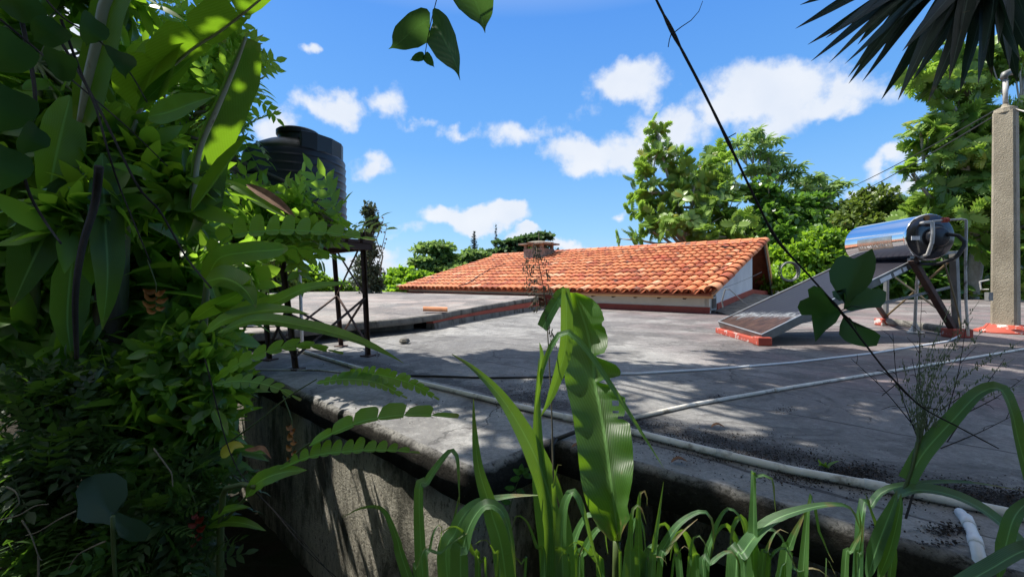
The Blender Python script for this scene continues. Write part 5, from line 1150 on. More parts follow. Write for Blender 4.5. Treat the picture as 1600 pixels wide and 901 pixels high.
# ================================================================== FOREGROUND PLANTS
# ---- tall upright banana leaf in the middle, outline read row by row, bent and folded at its own distance
def gb(px, Y): p = W(px, 440, Y); return Vector((p.x, p.y, ground_h(p.x, p.y) - .03))
t = thing('banana_sprout', gb(955, 1.25), 'single tall upright banana leaf with torn notches on its right side', 'banana plant')
rows = [(112, 138, 150, 160), (118, 133, 153, 178), (130, 131, 157, 205), (150, 129, 164, 226), (172, 128, 172, 238), (195, 126, 180, 243), (203, 126, 183, 236), (212, 125, 186, 236), (218, 124, 188, 244), (250, 122, 196, 254), (275, 121, 201, 253), (296, 121, 205, 243), (304, 121, 207, 216), (309, 121, 208, 222),
        (318, 121, 209, 246), (332, 121, 210, 278), (345, 122, 211, 291), (356, 122, 212, 294), (366, 122, 213, 290), (371, 122, 213, 272), (378, 123, 214, 240), (386, 124, 215, 226), (394, 125, 216, 262), (402, 127, 217, 276), (420, 131, 220, 280), (432, 134, 223, 306), (450, 139, 227, 308), (480, 145, 232, 306), (498, 148, 236, 300), (512, 150, 238, 322), (540, 154, 243, 325), (580, 160, 249, 330),
        (640, 166, 257, 333), (690, 172, 264, 328), (730, 181, 270, 320), (765, 192, 275, 314), (800, 207, 279, 322), (830, 224, 282, 305), (850, 243, 284, 296), (870, 262, 286, 292)]
V = []; UV = []; K = 9
fine_ = []
for a, b_ in zip(rows[:-1], rows[1:]):
    ns = max(1, int((b_[0] - a[0]) / 7))
    for q in range(ns):
        f = q / ns; fine_.append(tuple(a[j] * (1 - f) + b_[j] * f + (1.6 * noise.noise(Vector((a[0] * .3 + q, j * 5.0, 1))) if j in (1, 3) else 0) for j in range(4)))
rows = fine_ + [rows[-1]]
for i, (y, l, mmid, r_) in enumerate(rows):
    tt = i / (len(rows) - 1); py = 400 + y / 1.958; Y0 = 1.22 + .17 * math.cos(y / 870 * 3.1) + .06 * (1 - y / 870) ** 2
    for j in range(K):
        a = (j - 4) / 4; x = mmid + ((mmid - l) * a if a < 0 else (r_ - mmid) * a); px = 820 + x / 1.958
        Yd = Y0 - .045 * abs(a) ** 1.3 + .012 * math.sin(y * .05 + (2 if a > 0 else 0)) * abs(a) + (.03 if (a > 0 and 300 < y < 375) else 0) * a
        V.append(tuple(W(px, py, Yd))); UV.append((y / 870, a))
F = []
holes = set()
for i, (y, *_r) in enumerate(rows):
    if 440 < y < 452: holes.add((i, 6))
    if 466 < y < 474: holes.add((i, 6))
    if 484 < y < 490: holes.add((i, 7))
    if 203 < y < 212: holes.add((i, 7))
for i in range(len(rows) - 1):
    for j in range(K - 1):
        if (i, j) in holes: continue
        F.append((i * K + j, i * K + j + 1, (i + 1) * K + j + 1, (i + 1) * K + j))
lf_ = geo_obj('leaf', [(V, F, UV)], M['L_banana'], t, .55)
stalk(t, [(964, 845, 1.06), (962, 980, 1.09), (958, 1180, 1.2), Vector(t.location)], [.010, .014, .020], 'stem')
mb = MB(); mb.tube([W(820 + x / 1.958, 400 + y / 1.958, 1.232 + .17 * math.cos(y / 870 * 3.1) + .06 * (1 - y / 870) ** 2 - .004) for y, x in ((112, 150), (172, 172), (250, 196), (332, 210), (432, 223), (540, 243), (640, 257), (765, 275), (870, 286))], [.002, .0025, .003, .0035, .004, .005, .006, .008, .009], 6); mb.build('midrib', M['stem'], lf_, smooth=True)

# ---- seed stalk grass left of the banana leaf
t = thing('seeding_grass', gb(885, 1.1), 'tall grass with a dark stem and drooping dry seed head, left of the banana leaf', 'grass')
stalk(t, [(838, 385, 1.06), (845, 430, 1.06), (853, 480, 1.06), (862, 640, 1.06), (866, 760, 1.07), (884, 900, 1.08), Vector(t.location)], [.001, .0025, .0035, .004], 'drystem', 'stem')
mb = MB(); g = random.Random(4)
for i in range(46):
    f = i / 46; x0 = 838 + 14 * f; y0 = 385 + 100 * f; a = W(x0, y0, 1.06)
    sd = -1 if g.random() < .68 else .6; L = g.uniform(6, 18) if f > .2 else g.uniform(2, 5)
    b_ = W(x0 + sd * L, y0 - L * .3, 1.06 + g.uniform(-.02, .02)); c_ = W(x0 + sd * L * 1.5, y0 + L * .25, 1.06 + g.uniform(-.02, .02)); mb.tube([a, b_, c_], [.0008, .0007, .0005], 4)
    for k in range(5): q = b_.lerp(c_, k / 4) + Vector((g.uniform(-.004, .004), g.uniform(-.004, .004), g.uniform(-.006, .002))); mb.lathe([(.0004, -.004), (.0014, 0), (.0004, .004)], 5, q)
for i in range(60): f = g.random(); q = W(852 + 14 * f + g.uniform(-4, 4), 478 + 66 * f, 1.055); mb.lathe([(.0004, -.004), (.0016, 0), (.0004, .004)], 5, q)
mb.build('seed_head', M['drystem'], t)
bl(t, [(848, 512, 1.06), (858, 492, 1.05), (872, 468, 1.03), (884, 451, 1.0)], 11, 'L_grass', 'strap', .15, roll=30)
bl(t, [(883, 450, 1.0), (885, 480, 1.0), (884, 540, 1.0), (874, 580, 1.0), (858, 625, 1.0), (845, 650, 1.0)], 11, 'L_grass', 'grass', .75, roll=20, fold=.15)
bl(t, [(842, 640, 1.07), (845, 590, 1.05), (862, 540, 1.0), (884, 518, .98), (915, 545, .97), (960, 610, .96), (1005, 680, .96), (1038, 732, .96)], 5, 'L_grass', 'leaf', .5, roll=30)
bl(t, [(843, 535, 1.05), (846, 560, 1.05), (842, 600, 1.05), (836, 640, 1.05)], 6, 'L_grass', 'leaf', .2, roll=50)

# ---- grass tufts along the bottom
def tuft(name, px, Y, label, blades, cat='grass', group='broad leaved grasses along the near edge', depthj=.0):
    t = thing(name, gb(px, Y), label, cat, group)
    for k, (pts, hw, tone, roll) in enumerate(blades):
        n = len(pts); P = [(x, y, Y - .04 * i / n + .02 * math.sin(k * 2.3)) for i, (x, y) in enumerate(pts)]
        base = W(*P[0]); root = Vector(t.location) + Vector((.05 * math.sin(k * 1.9), .04 * math.cos(k * 2.7), 0))
        m_ = base.lerp(root, .5) + Vector((0, .0, -.02))
        geo_obj('leaf', [blade_geo([root, m_] + P, hw * 1.45, 'grass' if hw < 30 else 'leaf', n=90, roll=[0, roll * .5, roll * .8, roll * .8], fold=.28, rip=.04, seed=k, m=2)], M['L_grass'], t, tone, seed=k)
    return t
tuft('grass_tuft', 860, 1.12, 'tuft with the longest spear shaped blades just left of the banana leaf', [
    ([(872, 900), (862, 790), (835, 710), (790, 630), (745, 580), (706, 553)], 21, .45, -25), ([(862, 900), (850, 800), (842, 720), (840, 640), (842, 560)], 15, .8, 15), ([(790, 900), (768, 800), (748, 730), (741, 660), (740, 622)], 15, .35, 10),
    ([(700, 905), (712, 830), (740, 790), (790, 776), (845, 773)], 16, .75, 50), ([(640, 905), (620, 840), (598, 795), (565, 793), (535, 808)], 11, .2, 45)])
tuft('grass_tuft', 745, 1.02, 'tuft of drooping blades in front of the sunlit wall patch', [
    ([(720, 902), (725, 850), (738, 812), (760, 788), (785, 800), (800, 850), (806, 905)], 17, .3, 40), ([(655, 902), (690, 862), (720, 838), (752, 822)], 5, .8, 30), ([(668, 905), (672, 860), (680, 826), (690, 822), (686, 860)], 8, .1, 60),
    ([(748, 905), (738, 860), (722, 828), (705, 822), (684, 836)], 10, .25, 50), ([(850, 905), (838, 850), (822, 812), (806, 806), (800, 830)], 9, .15, 60), ([(760, 905), (752, 878), (745, 868), (752, 888)], 9, .1, 60),
    ([(820, 905), (814, 880), (800, 866), (790, 868)], 7, .1, 40), ([(650, 905), (650, 890), (662, 858), (676, 848)], 6, .4, 30), ([(780, 905), (772, 862), (758, 842), (742, 850)], 7, .3, 50)])
tuft('grass_tuft', 690, 1.3, 'tuft with one blade arching over in front of the slab corner', [
    ([(655, 790), (668, 752), (688, 722), (705, 704), (714, 716), (717, 760), (718, 790)], 9, .5, 40), ([(700, 905), (702, 850), (712, 800), (718, 770)], 6, .4, 10)])
tuft('grass_tuft', 905, 1.0, 'tuft squeezed between the long spear blades and the banana leaf stalk', [
    ([(880, 905), (877, 850), (882, 790), (895, 768), (908, 790), (925, 850), (940, 905)], 11, .7, 30), ([(868, 800), (866, 760), (872, 724), (878, 726)], 9, .25, 10), ([(905, 905), (905, 870), (912, 850), (905, 846), (893, 854)], 8, .2, 50),
    ([(935, 905), (922, 868), (900, 846), (880, 862)], 5, .3, 40), ([(890, 905), (888, 875), (880, 862), (872, 880)], 5, .2, 40)])
tuft('grass_tuft', 1000, 1.02, 'tuft of upright blades standing right of the banana leaf stalk', [
    ([(985, 905), (985, 850), (988, 800), (998, 788), (1004, 800), (1010, 818)], 11, .4, 20), ([(1000, 905), (998, 850), (998, 790), (1002, 767), (1010, 770), (1011, 790)], 12, .25, 10), ([(1018, 905), (1022, 860), (1030, 800), (1037, 752)], 8, .85, 10),
    ([(970, 905), (968, 860), (962, 838), (970, 830)], 6, .6, 10), ([(1010, 905), (1030, 868), (1060, 820), (1095, 799), (1112, 812), (1115, 858)], 12, .25, 50), ([(1030, 905), (1042, 862), (1065, 832), (1090, 810)], 9, .2, 35),
    ([(1050, 905), (1058, 868), (1070, 852), (1078, 858)], 7, .15, 60), ([(1076, 905), (1078, 868), (1085, 838), (1098, 842), (1112, 880)], 6, .4, 30), ([(1010, 905), (1016, 880), (1030, 868), (1042, 880)], 7, .15, 30)])
tuft('grass_tuft', 1170, 1.0, 'tuft with the widest blue-green blade arching right over the roof edge', [
    ([(1150, 905), (1162, 862), (1200, 818), (1250, 797), (1300, 788), (1330, 795), (1345, 830)], 16, .22, 50), ([(1100, 905), (1112, 880), (1135, 862), (1150, 868), (1160, 905)], 12, .35, 50), ([(1190, 905), (1198, 860), (1215, 828), (1232, 832)], 11, .15, 40),
    ([(1225, 905), (1235, 850), (1252, 812), (1262, 795)], 17, .55, 20), ([(1262, 800), (1280, 830), (1295, 865), (1302, 878)], 8, .85, 10), ([(1200, 905), (1205, 870), (1225, 855), (1240, 880), (1250, 905)], 9, .4, 50),
    ([(1177, 905), (1178, 820), (1180, 770), (1178, 750)], 3, .3, 0), ([(1178, 770), (1178, 748), (1190, 742), (1206, 748), (1210, 780), (1212, 800)], 11, .3, 50), ([(1390, 905), (1380, 850), (1362, 800), (1352, 770)], 9, .15, 0),
    ([(1215, 905), (1245, 892), (1275, 888), (1300, 905)], 10, .15, 50)])
tuft('grass_tuft', 1340, 1.0, 'thin tuft rising between the wide arching blade and the big seeded grass', [
    ([(1320, 905), (1330, 860), (1345, 830), (1342, 795)], 9, .6, 20), ([(1340, 905), (1345, 860), (1350, 800)], 6, .2, 10), ([(1290, 905), (1300, 890), (1310, 905)], 5, .3, 20), ([(1345, 830), (1362, 790), (1385, 765), (1440, 755), (1510, 753), (1600, 766)], 9, .12, 60)])
for k, (px, Y, lab) in enumerate(((940, 1.25, 'short dim tuft behind the banana leaf stalk'), (1120, 1.25, 'short dim tuft in the dark gap under the roof edge'))):
    g = random.Random(k + 50); bs = []
    for i in range(6):
        x = px + g.uniform(-60, 60); h = g.uniform(40, 110); dx_ = g.choice((-1, 1)) * g.uniform(30, 80)
        bs.append(([(x, 905), (x + dx_ * .15, 905 - h * .6), (x + dx_ * .5, 905 - h), (x + dx_ * .85, 905 - h * .85), (x + dx_, 905 - h * .4)], g.uniform(6, 11), g.uniform(.1, .8), g.uniform(20, 55)))
    tuft('grass_tuft', px, Y, lab, bs)

# ---- big seeded grass at the right
t = thing('seeding_grass', gb(1385, .95), 'largest grass at the right with a feathery green seed panicle and huge folded blade', 'grass')
stalk(t, [(1434, 690, .95), (1422, 745, .95), (1400, 800, .95), (1382, 900, .95), Vector(t.location)], [.004, .006, .007, .008], 'stem', 'stem')
g = random.Random(9); mb = MB()
for k, (tx, ty) in enumerate(((1440, 505), (1452, 540), (1470, 500), (1488, 470), (1500, 520), (1520, 495), (1545, 505), (1560, 545), (1585, 560), (1600, 530), (1437, 560), (1460, 580), (1500, 580), (1540, 600), (1425, 600), (1478, 545), (1410, 560), (1395, 590), (1530, 470), (1600, 600))):
    a = W(1432 + k * .4, 700, .95); P = []
    mx, my = 1434 + (tx - 1434) * .32 + g.uniform(-6, 6), 700 + (ty - 700) * .55; dd_ = g.uniform(-.05, .08)
    P = catmull([tuple(a), tuple(W(mx, my, .95 + dd_ * .5)), tuple(W(tx, ty, .95 + dd_))], 12)
    mb.tube([Vector(p) for p in P], list(np.linspace(.0011, .0005, 13)), 4)
    for i in range(46):
        f = g.uniform(.25, 1); q = P[int(f * 12)] * 1.0; q = Vector(q) + Vector((g.uniform(-1, 1), g.uniform(-1, 1), g.uniform(-1, 1))) * .006; mb.lathe([(.0003, -.0035), (.0014, 0), (.0003, .0035)], 4, q)
mb.build('seed_head', M['palegrass'], t)
bl(t, [(1418, 750, .95), (1445, 705, .94), (1490, 655, .92), (1530, 615, .9), (1562, 607, .89), (1580, 640, .88), (1592, 690, .88), (1615, 780, .88)], 12, 'L_grass', 'strap', .25, roll=[10, 20, 40, 60, 50, 30], n=40, fold=.3)
bl(t, [(1400, 775, .95), (1440, 765, .92), (1500, 778, .88), (1560, 815, .84), (1640, 900, .8)], 14, 'L_grass', 'strap', .15, roll=60)
bl(t, [(1355, 905, .95), (1372, 850, .94), (1395, 790, .93), (1402, 765, .93)], 11, 'L_grass', 'leaf', .2, roll=30)
bl(t, [(1372, 905, .95), (1390, 860, .93), (1405, 800, .92), (1408, 770, .92)], 8, 'L_grass', 'leaf', .3, roll=20)
bl(t, [(1500, 915, .8), (1545, 890, .78), (1600, 860, .76), (1660, 850, .76)], 16, 'L_grass', 'strap', .1, roll=50)
bl(t, [(1560, 905, .8), (1572, 850, .8), (1590, 800, .8), (1640, 760, .8)], 11, 'L_grass', 'leaf', .1, roll=30)
# bare dead twigs beside it
t = thing('dead_twigs', gb(1390, 1.3), 'bare dark twigs standing behind the feathery seed panicle at the right', 'twigs')
g = random.Random(31); mb = MB()
for k, (a, b_) in enumerate((((1440, 700), (1395, 520)), ((1450, 700), (1440, 470)), ((1470, 680), (1510, 505)), ((1480, 690), (1570, 560)), ((1470, 700), (1600, 640)), ((1440, 680), (1330, 560)), ((1455, 690), (1425, 560)), ((1500, 650), (1600, 590)))):
    Y = 1.35 + .05 * (k % 3); m_ = ((a[0] + b_[0]) / 2 + g.uniform(-14, 14), (a[1] + b_[1]) / 2 + g.uniform(-12, 12)); P = catmull([tuple(W(*a, Y)), tuple(W(*m_, Y)), tuple(W(*b_, Y))], 14); mb.tube([Vector(p) for p in P], list(np.linspace(.0024, .0008, 15)), 4)
    for i in range(3, 14, 2):
        p = Vector(P[i]); q = p + Vector((g.uniform(-1, 1), 0, g.uniform(-.4, 1))) * g.uniform(.02, .07); mb.tube([p, p.lerp(q, .5) + Vector((.003, 0, .004)), q], [.0012, .001, .0006], 4)
mb.tube([Vector(t.location), W(1400, 860, 1.3), W(1430, 760, 1.34), W(1455, 690, 1.37)], [.005, .004, .003, .0025], 5)
mb.build('twigs', M['darkvine'], t)

# ---- diagonal vine with lobed leaves
t = thing('diagonal_vine', W(1025, -10, .9), 'dark woody vine crossing the sky diagonally with lobed leaves at its lower half', 'vine')
vp = [(860, -420), (960, -160), (1012, -30), (1048, 45), (1095, 135), (1135, 216), (1180, 310), (1214, 374), (1262, 428), (1310, 482), (1350, 535), (1392, 588), (1440, 635), (1500, 668), (1560, 700)]
P = catmull([tuple(W(x, y, .9 + .02 * math.sin(i))) for i, (x, y) in enumerate(vp)], 90)
g = random.Random(2); rr = [(.0036 - .0022 * i / 90) * g.uniform(.85, 1.15) for i in range(91)]
for i, q in enumerate(P):
    for (x, y) in ((1048, 45), (1135, 216), (1214, 374), (1312, 484), (1400, 595)):
        if (Vector(q) - W(x, y, .9)).length < .03: rr[i] *= 1.5
mb = MB(); mb.tube([Vector(p) for p in P], rr, 7)
for pts in (((1052, 52), (1065, 42), (1080, 32), (1092, 18), (1098, 2)), ((1050, 50), (1046, 62), (1044, 74)), ((1395, 592), (1380, 580), (1370, 578)), ((1312, 486), (1330, 478), (1345, 480)), ((1400, 600), (1385, 612), (1378, 618)), ((1318, 490), (1335, 505), (1338, 515)), ((1136, 216), (1150, 208)), ((1440, 635), (1470, 640), (1500, 620))):
    mb.tube([W(x, y, .9) for x, y in pts], [.0012, .001, .0009, .0007, .0006][:len(pts)], 4)
mb.build('stem', M['darkvine'], t, smooth=True)
def poly_leaf(parent, outline, Y, mid, mat, tone, tilt=.06, name='leaf', bend=.02):
    """a lobed leaf: outline fan-meshed round its base with a real bend and tilt"""
    c0 = mid[0]; n = len(outline); V = [tuple(W(c0[0], c0[1], Y))]; UV = [(0, 0)]
    cx_ = sum(p[0] for p in outline) / n; cy_ = sum(p[1] for p in outline) / n
    rings = 5
    ax0 = Vector((mid[1][0] - c0[0], mid[1][1] - c0[1], 0)).normalized(); L = max(1, (Vector((mid[1][0] - c0[0], mid[1][1] - c0[1], 0))).length)
    for r_ in range(1, rings + 1):
        for (x, y) in outline:
            f = r_ / rings; X = c0[0] + (x - c0[0]) * f; Yp = c0[1] + (y - c0[1]) * f; al = ((X - c0[0]) * ax0.x + (Yp - c0[1]) * ax0.y) / L; ac = (-(X - c0[0]) * ax0.y + (Yp - c0[1]) * ax0.x) / L
            V.append(tuple(W(X, Yp, Y + tilt * al - bend * 2.5 * abs(ac) + bend * al * al + .004 * noise.noise(Vector((X * .06, Yp * .06, Y)))))); UV.append((al, ac))
    F = [(0, 1 + i, 1 + (i + 1) % n) for i in range(n)]
    for r_ in range(rings - 1): F += [(1 + r_ * n + i, 1 + (r_ + 1) * n + i, 1 + (r_ + 1) * n + (i + 1) % n, 1 + r_ * n + (i + 1) % n) for i in range(n)]
    return geo_obj(name, [(V, F, UV)], M[mat], parent, tone)
LV = [([(1318, 482), (1322, 450), (1306, 455), (1297, 440), (1295, 424), (1308, 402), (1318, 398), (1334, 404), (1350, 396), (1363, 388), (1369, 405), (1368, 420), (1362, 440), (1352, 452), (1338, 462), (1328, 474)], .88, ((1320, 474), (1340, 400)), .35),
      ([(1308, 482), (1296, 470), (1284, 450), (1272, 446), (1262, 452), (1264, 464), (1250, 470), (1246, 480), (1252, 492), (1268, 492), (1270, 510), (1274, 534), (1290, 516), (1306, 504), (1314, 490)], .885, ((1310, 486), (1270, 500)), .3),
      ([(1318, 482), (1324, 462), (1336, 450), (1352, 447), (1362, 452), (1374, 450), (1385, 456), (1384, 470), (1376, 480), (1360, 481), (1342, 483), (1330, 486)], .90, ((1320, 482), (1380, 465)), .0),
      ([(1318, 494), (1312, 508), (1311, 522), (1320, 532), (1334, 538), (1352, 542), (1370, 540), (1376, 524), (1366, 516), (1350, 512), (1338, 508), (1328, 496)], .91, ((1320, 496), (1366, 530)), .2),
      ([(1300, 455), (1310, 452), (1320, 458), (1322, 466), (1312, 470), (1302, 464)], .89, ((1318, 468), (1300, 455)), .85)]
for (ol, Y, mid, tn) in LV: poly_leaf(t, ol, Y, mid, 'L_hang', tn)

# ---- leaves hanging at the top centre
t = thing('hanging_sprig', W(690, -40, .85), 'hanging sprig with two large pointed leaves and two tiny ones against the sky', 'sprig')
stalk(t, [(740, -260, .87), (700, -120, .86), (690, -40, .85), (682, 0, .85), (674, 32, .85), (668, 62, .85), (664, 86, .85)], .0016, 'darkvine', 'stem')
bl(t, [(672, 33, .85), (664, 34, .85), (640, 52, .86), (622, 68, .88), (607, 77, .89)], 25, 'L_hangv', 'drip', .35, roll=25, n=26, m=4, lw=1.0, rw=1.05)
bl(t, [(676, 36, .85), (684, 44, .84), (700, 74, .83), (712, 100, .82), (719, 126, .82)], 26, 'L_hangv', 'drip', .45, roll=-25, n=26, m=4)
bl(t, [(663, 86, .85), (656, 88, .85), (648, 91, .85), (640, 95, .85)], 7, 'L_hang', 'drip', .8, roll=20)
bl(t, [(664, 85, .85), (668, 90, .85), (674, 98, .85), (679, 106, .85)], 7.5, 'L_hang', 'drip', .8, roll=-20)
t = thing('hanging_leaf', W(735, -60, .8), 'single pointed leaf tip cut by the top edge right of the hanging sprig', 'leaf')
bl(t, [(722, -44, .8), (732, -20, .8), (744, 5, .81), (753, 30, .82), (758, 52, .82)], 34, 'L_hangv', 'drip', .4, roll=15, n=26, m=4)
stalk(t, [(750, -300, .82), (735, -90, .8), (722, -44, .8)], .0015, 'darkvine', 'stem')

# ---- stiff bladed crown top right
t = thing('yucca_crown', W(1545, -150, 1.35), 'dark stiff sword shaped leaves fanning down from the top right corner', 'yucca')
tips = [(1243, 45), (1262, 70), (1267, 96), (1295, 99), (1320, 100), (1325, 121), (1326, 131), (1347, 128), (1377, 156), (1403, 157), (1450, 160), (1457, 148), (1483, 125), (1528, 132), (1577, 106), (1595, 95), (1537, 82), (1246, -6), (1500, 145), (1425, 128), (1365, 105), (1560, 70), (1610, 60), (1475, 100), (1395, 120), (1515, 90), (1250, 8), (1290, 60), (1440, 95), (1590, 130), (1625, 110), (1340, 70), (1410, 80), (1640, 30), (1500, 60), (1470, 60), (1550, 120)]
g = random.Random(12)
for k, (x, y) in enumerate(tips):
    Y = 1.3 + g.uniform(-.18, .12); bx, by = 1545 + g.uniform(-30, 30), -95 + g.uniform(-25, 25)
    mx, my = (x + bx) / 2 + g.uniform(-8, 8), (y + by) / 2 - abs(x - bx) * .05
    bl(t, [(bx, by, 1.35), (mx, my, (1.35 + Y) / 2), (x, y, Y)], 11, 'L_palm', 'leaf', g.uniform(.1, .8), n=12, roll=g.uniform(-50, 50), fold=.35, m=1)
mb = MB(); mb.tube([W(1545, -95, 1.35), W(1580, -160, 1.5), W(1750, -200, 2.0), W(2100, 300, 2.2), Vector((4.6, 2.2, -1.9))], [.04, .05, .06, .07, .09], 8); mb.build('trunk', M['bark'], t, smooth=True)

# ================================================================== LEFT JUNGLE
gp = 'heliconia plants on the left bank'
# banana plant at the top left
t = thing('banana_plant', gb(170, 2.0), 'tallest banana plant at the upper left with sunlit leaves and pale midribs', 'banana plant')
stalk(t, [Vector(t.location), W(165, 640, 2.0), W(175, 460, 2.0), W(190, 300, 2.0)], [.09, .08, .065, .04], 'sheath', 'trunk', 12)
def rib(parent, pts, r, mat='palemidrib'): return stalk(parent, pts, r, mat, 'midrib', 7)
L1 = [(190, 260, 2.0), (228, 152, 1.95), (290, 85, 1.85), (345, 48, 1.75), (400, 5, 1.65), (440, -30, 1.6)]
geo_obj('leaf', [comb_geo(L1, 44, segs=5, up=1.1, dn=.3, seed=21, gap=.03, lean=.3, tip=.95, prof='strap', roll=-25)], M['L_banana'], t, .1)
rib(t, L1, [.012, .008, .006, .004])
bl(t, [(222, 155, 1.92), (240, 110, 1.86), (262, 80, 1.82), (285, 62, 1.8)], 34, 'L_banana', 'leaf', .85, n=20, m=4, roll=40, fold=.1)
bl(t, [(215, 170, 1.9), (245, 140, 1.88), (280, 110, 1.85), (305, 85, 1.83)], 10, 'L_banana', 'leaf', .9, n=16, m=3, roll=-10)
L2 = [(300, 330, 1.9), (310, 240, 1.85), (338, 170, 1.8), (366, 105, 1.75), (384, 58, 1.7)]
bl(t, L2, 34, 'L_banana', 'strap', .15, n=34, m=5, roll=-30, fold=.1, rip=.02, lw=.25, rw=1.35)
rib(t, L2, [.014, .013, .012, .006])
bl(t, [(300, 330, 1.75), (330, 290, 1.72), (358, 252, 1.68), (378, 225, 1.65), (388, 207, 1.63)], 12, 'L_banana', 'leaf', .25, n=20, roll=45, fold=.8)
bl(t, [(232, 182, 1.9), (262, 176, 1.85), (300, 162, 1.8), (336, 150, 1.78)], 20, 'L_banana', 'leaf', .6, n=20, m=4, roll=35, fold=.3)
bl(t, [(110, 150, 1.75), (95, 210, 1.72), (82, 270, 1.7), (72, 335, 1.68)], 32, 'L_banana', 'leaf', .75, n=26, m=5, roll=35, fold=.2, rip=.05)
L3 = [(185, -30, 1.5), (165, 10, 1.5), (155, 60, 1.52), (140, 120, 1.55), (125, 190, 1.6)]
rib(t, L3, [.022, .020, .018, .010]); bl(t, L3, 42, 'L_banana', 'strap', .1, n=26, m=4, roll=-45, fold=.15, lw=.9, rw=.4)
bl(t, [(160, 240, 1.7), (163, 330, 1.68), (168, 430, 1.66), (160, 515, 1.66)], 22, 'L_banana', 'leaf', .45, n=26, m=4, roll=20, rip=.05)
bl(t, [(130, 270, 1.7), (92, 330, 1.66), (55, 400, 1.62), (18, 480, 1.6)], 36, 'L_banana', 'leaf', .05, n=26, m=5, roll=-35, fold=.25)
bl(t, [(120, 380, 1.8), (110, 430, 1.8), (105, 500, 1.8), (112, 560, 1.8)], 26, 'L_banana', 'leaf', .35, n=20, m=4, roll=30)

# heliconia 1: leaves reaching over the tower at mid height
t = thing('heliconia_plant', gb(330, 1.8), 'heliconia whose torn comb shaped leaves reach across the tank platform', 'heliconia', gp)
stalk(t, [Vector(t.location), W(320, 700, 1.8), W(315, 560, 1.8), W(325, 420, 1.8)], [.035, .03, .022, .012], 'stem', 'stem')
cm(t, [(325, 425, 1.8), (350, 375, 1.75), (420, 361, 1.7), (500, 363, 1.62), (590, 376, 1.55)], 27, tone=.4, segs=12, up=1, dn=.28, seed=1, lean=.15, tip=.65, roll=20)
cm(t, [(325, 430, 1.8), (370, 398, 1.76), (430, 388, 1.7), (490, 390, 1.66), (540, 404, 1.62)], 24, tone=.1, segs=9, up=.25, dn=1, seed=2, lean=.5, tip=.5, roll=-20)
bl(t, [(322, 440, 1.75), (342, 404, 1.7), (385, 394, 1.65), (425, 391, 1.6), (450, 388, 1.58)], 16, 'L_helic', 'round', .8, n=22, roll=15, fold=.12)
bl(t, [(325, 430, 1.75), (350, 480, 1.7), (420, 474, 1.66), (480, 450, 1.6), (553, 441, 1.55)], 12, 'L_helic', 'leaf', .55, n=24, roll=35)
bl(t, [(320, 520, 1.7), (350, 500, 1.66), (400, 487, 1.6), (440, 484, 1.57), (484, 491, 1.55)], 13, 'L_helic', 'leaf', .6, n=22, roll=40)
bl(t, [(340, 520, 1.6), (400, 500, 1.55), (480, 510, 1.5), (540, 525, 1.48), (590, 545, 1.46), (631, 567, 1.45)], 12, 'L_helic', 'leaf', .35, n=26, roll=40, ragged=.15)
bl(t, [(385, 288, 2.2), (415, 305, 2.2), (440, 322, 2.2), (462, 340, 2.2)], 9, 'L_dry', 'leaf', .5, n=14, roll=30, name='dry_leaf')
bl(t, [(340, 280, 2.2), (370, 292, 2.2), (400, 312, 2.2), (452, 342, 2.2)], 8, 'L_helic', 'leaf', .7, n=14, roll=30)
stalk(t, [(345, 510, 1.6), (400, 511, 1.58), (470, 509, 1.55), (530, 514, 1.52)], .0028, 'stem', 'stalk')
bl(t, [(320, 440, 1.7), (350, 435, 1.65), (380, 450, 1.6), (400, 480, 1.58)], 22, 'L_helic', 'leaf', .4, n=18, roll=30)
bl(t, [(300, 500, 1.75), (330, 480, 1.7), (370, 460, 1.65), (392, 436, 1.6)], 14, 'L_helic', 'leaf', .65, n=18, roll=-30)
# heliconia 2: low leaves over the wall
t = thing('heliconia_plant', gb(345, 1.55), 'heliconia with ribbed sunlit leaves reaching over the left slab edge', 'heliconia', gp)
stalk(t, [Vector(t.location), (345, 800, 1.5) and W(345, 820, 1.5), W(362, 760, 1.45), W(400, 760, 1.4)], [.02, .016, .012, .008], 'stem', 'stem')
stalk(t, [(345, 820, 1.5), (400, 760, 1.45), (440, 730, 1.4), (470, 702, 1.38), (484, 692, 1.36)], .006, 'stem', 'stalk')
stalk(t, [(345, 700, 1.55), (400, 660, 1.5), (450, 620, 1.46), (495, 592, 1.44)], .004, 'stem', 'stalk')
cm(t, [(495, 598, 1.44), (540, 592, 1.42), (590, 598, 1.4), (636, 622, 1.38)], 12, tone=.75, segs=14, up=1, dn=.9, seed=3, gap=.05, lean=.4, tip=.85, roll=20)
cm(t, [(525, 590, 1.45), (580, 584, 1.42), (640, 598, 1.4), (686, 624, 1.38)], 13, tone=.8, segs=16, up=1, dn=1, seed=4, gap=.05, lean=.4, tip=.85, roll=10)
cm(t, [(484, 696, 1.36), (530, 672, 1.34), (580, 655, 1.32), (650, 648, 1.3), (716, 652, 1.29)], 21, tone=.75, segs=6, up=1, dn=.25, seed=5, gap=.06, lean=.3, tip=.8, roll=25)
cm(t, [(438, 732, 1.38), (490, 712, 1.36), (560, 704, 1.33), (620, 704, 1.31), (656, 708, 1.3)], 21, tone=.6, segs=13, up=1, dn=.2, seed=6, gap=.1, lean=.25, tip=.45, roll=15)
bl(t, [(384, 776, 1.4), (405, 752, 1.4), (440, 738, 1.38), (480, 734, 1.37)], 13, 'L_helic', 'leaf', .55, n=22, roll=20, ragged=.2)
bl(t, [(325, 822, 1.5), (355, 815, 1.48), (385, 818, 1.46), (416, 829, 1.45)], 9, 'L_helic', 'leaf', .45, n=18, roll=35)
bl(t, [(330, 810, 1.5), (350, 798, 1.48), (370, 793, 1.46), (392, 792, 1.45)], 7, 'L_helic', 'leaf', .4, n=14, roll=35)
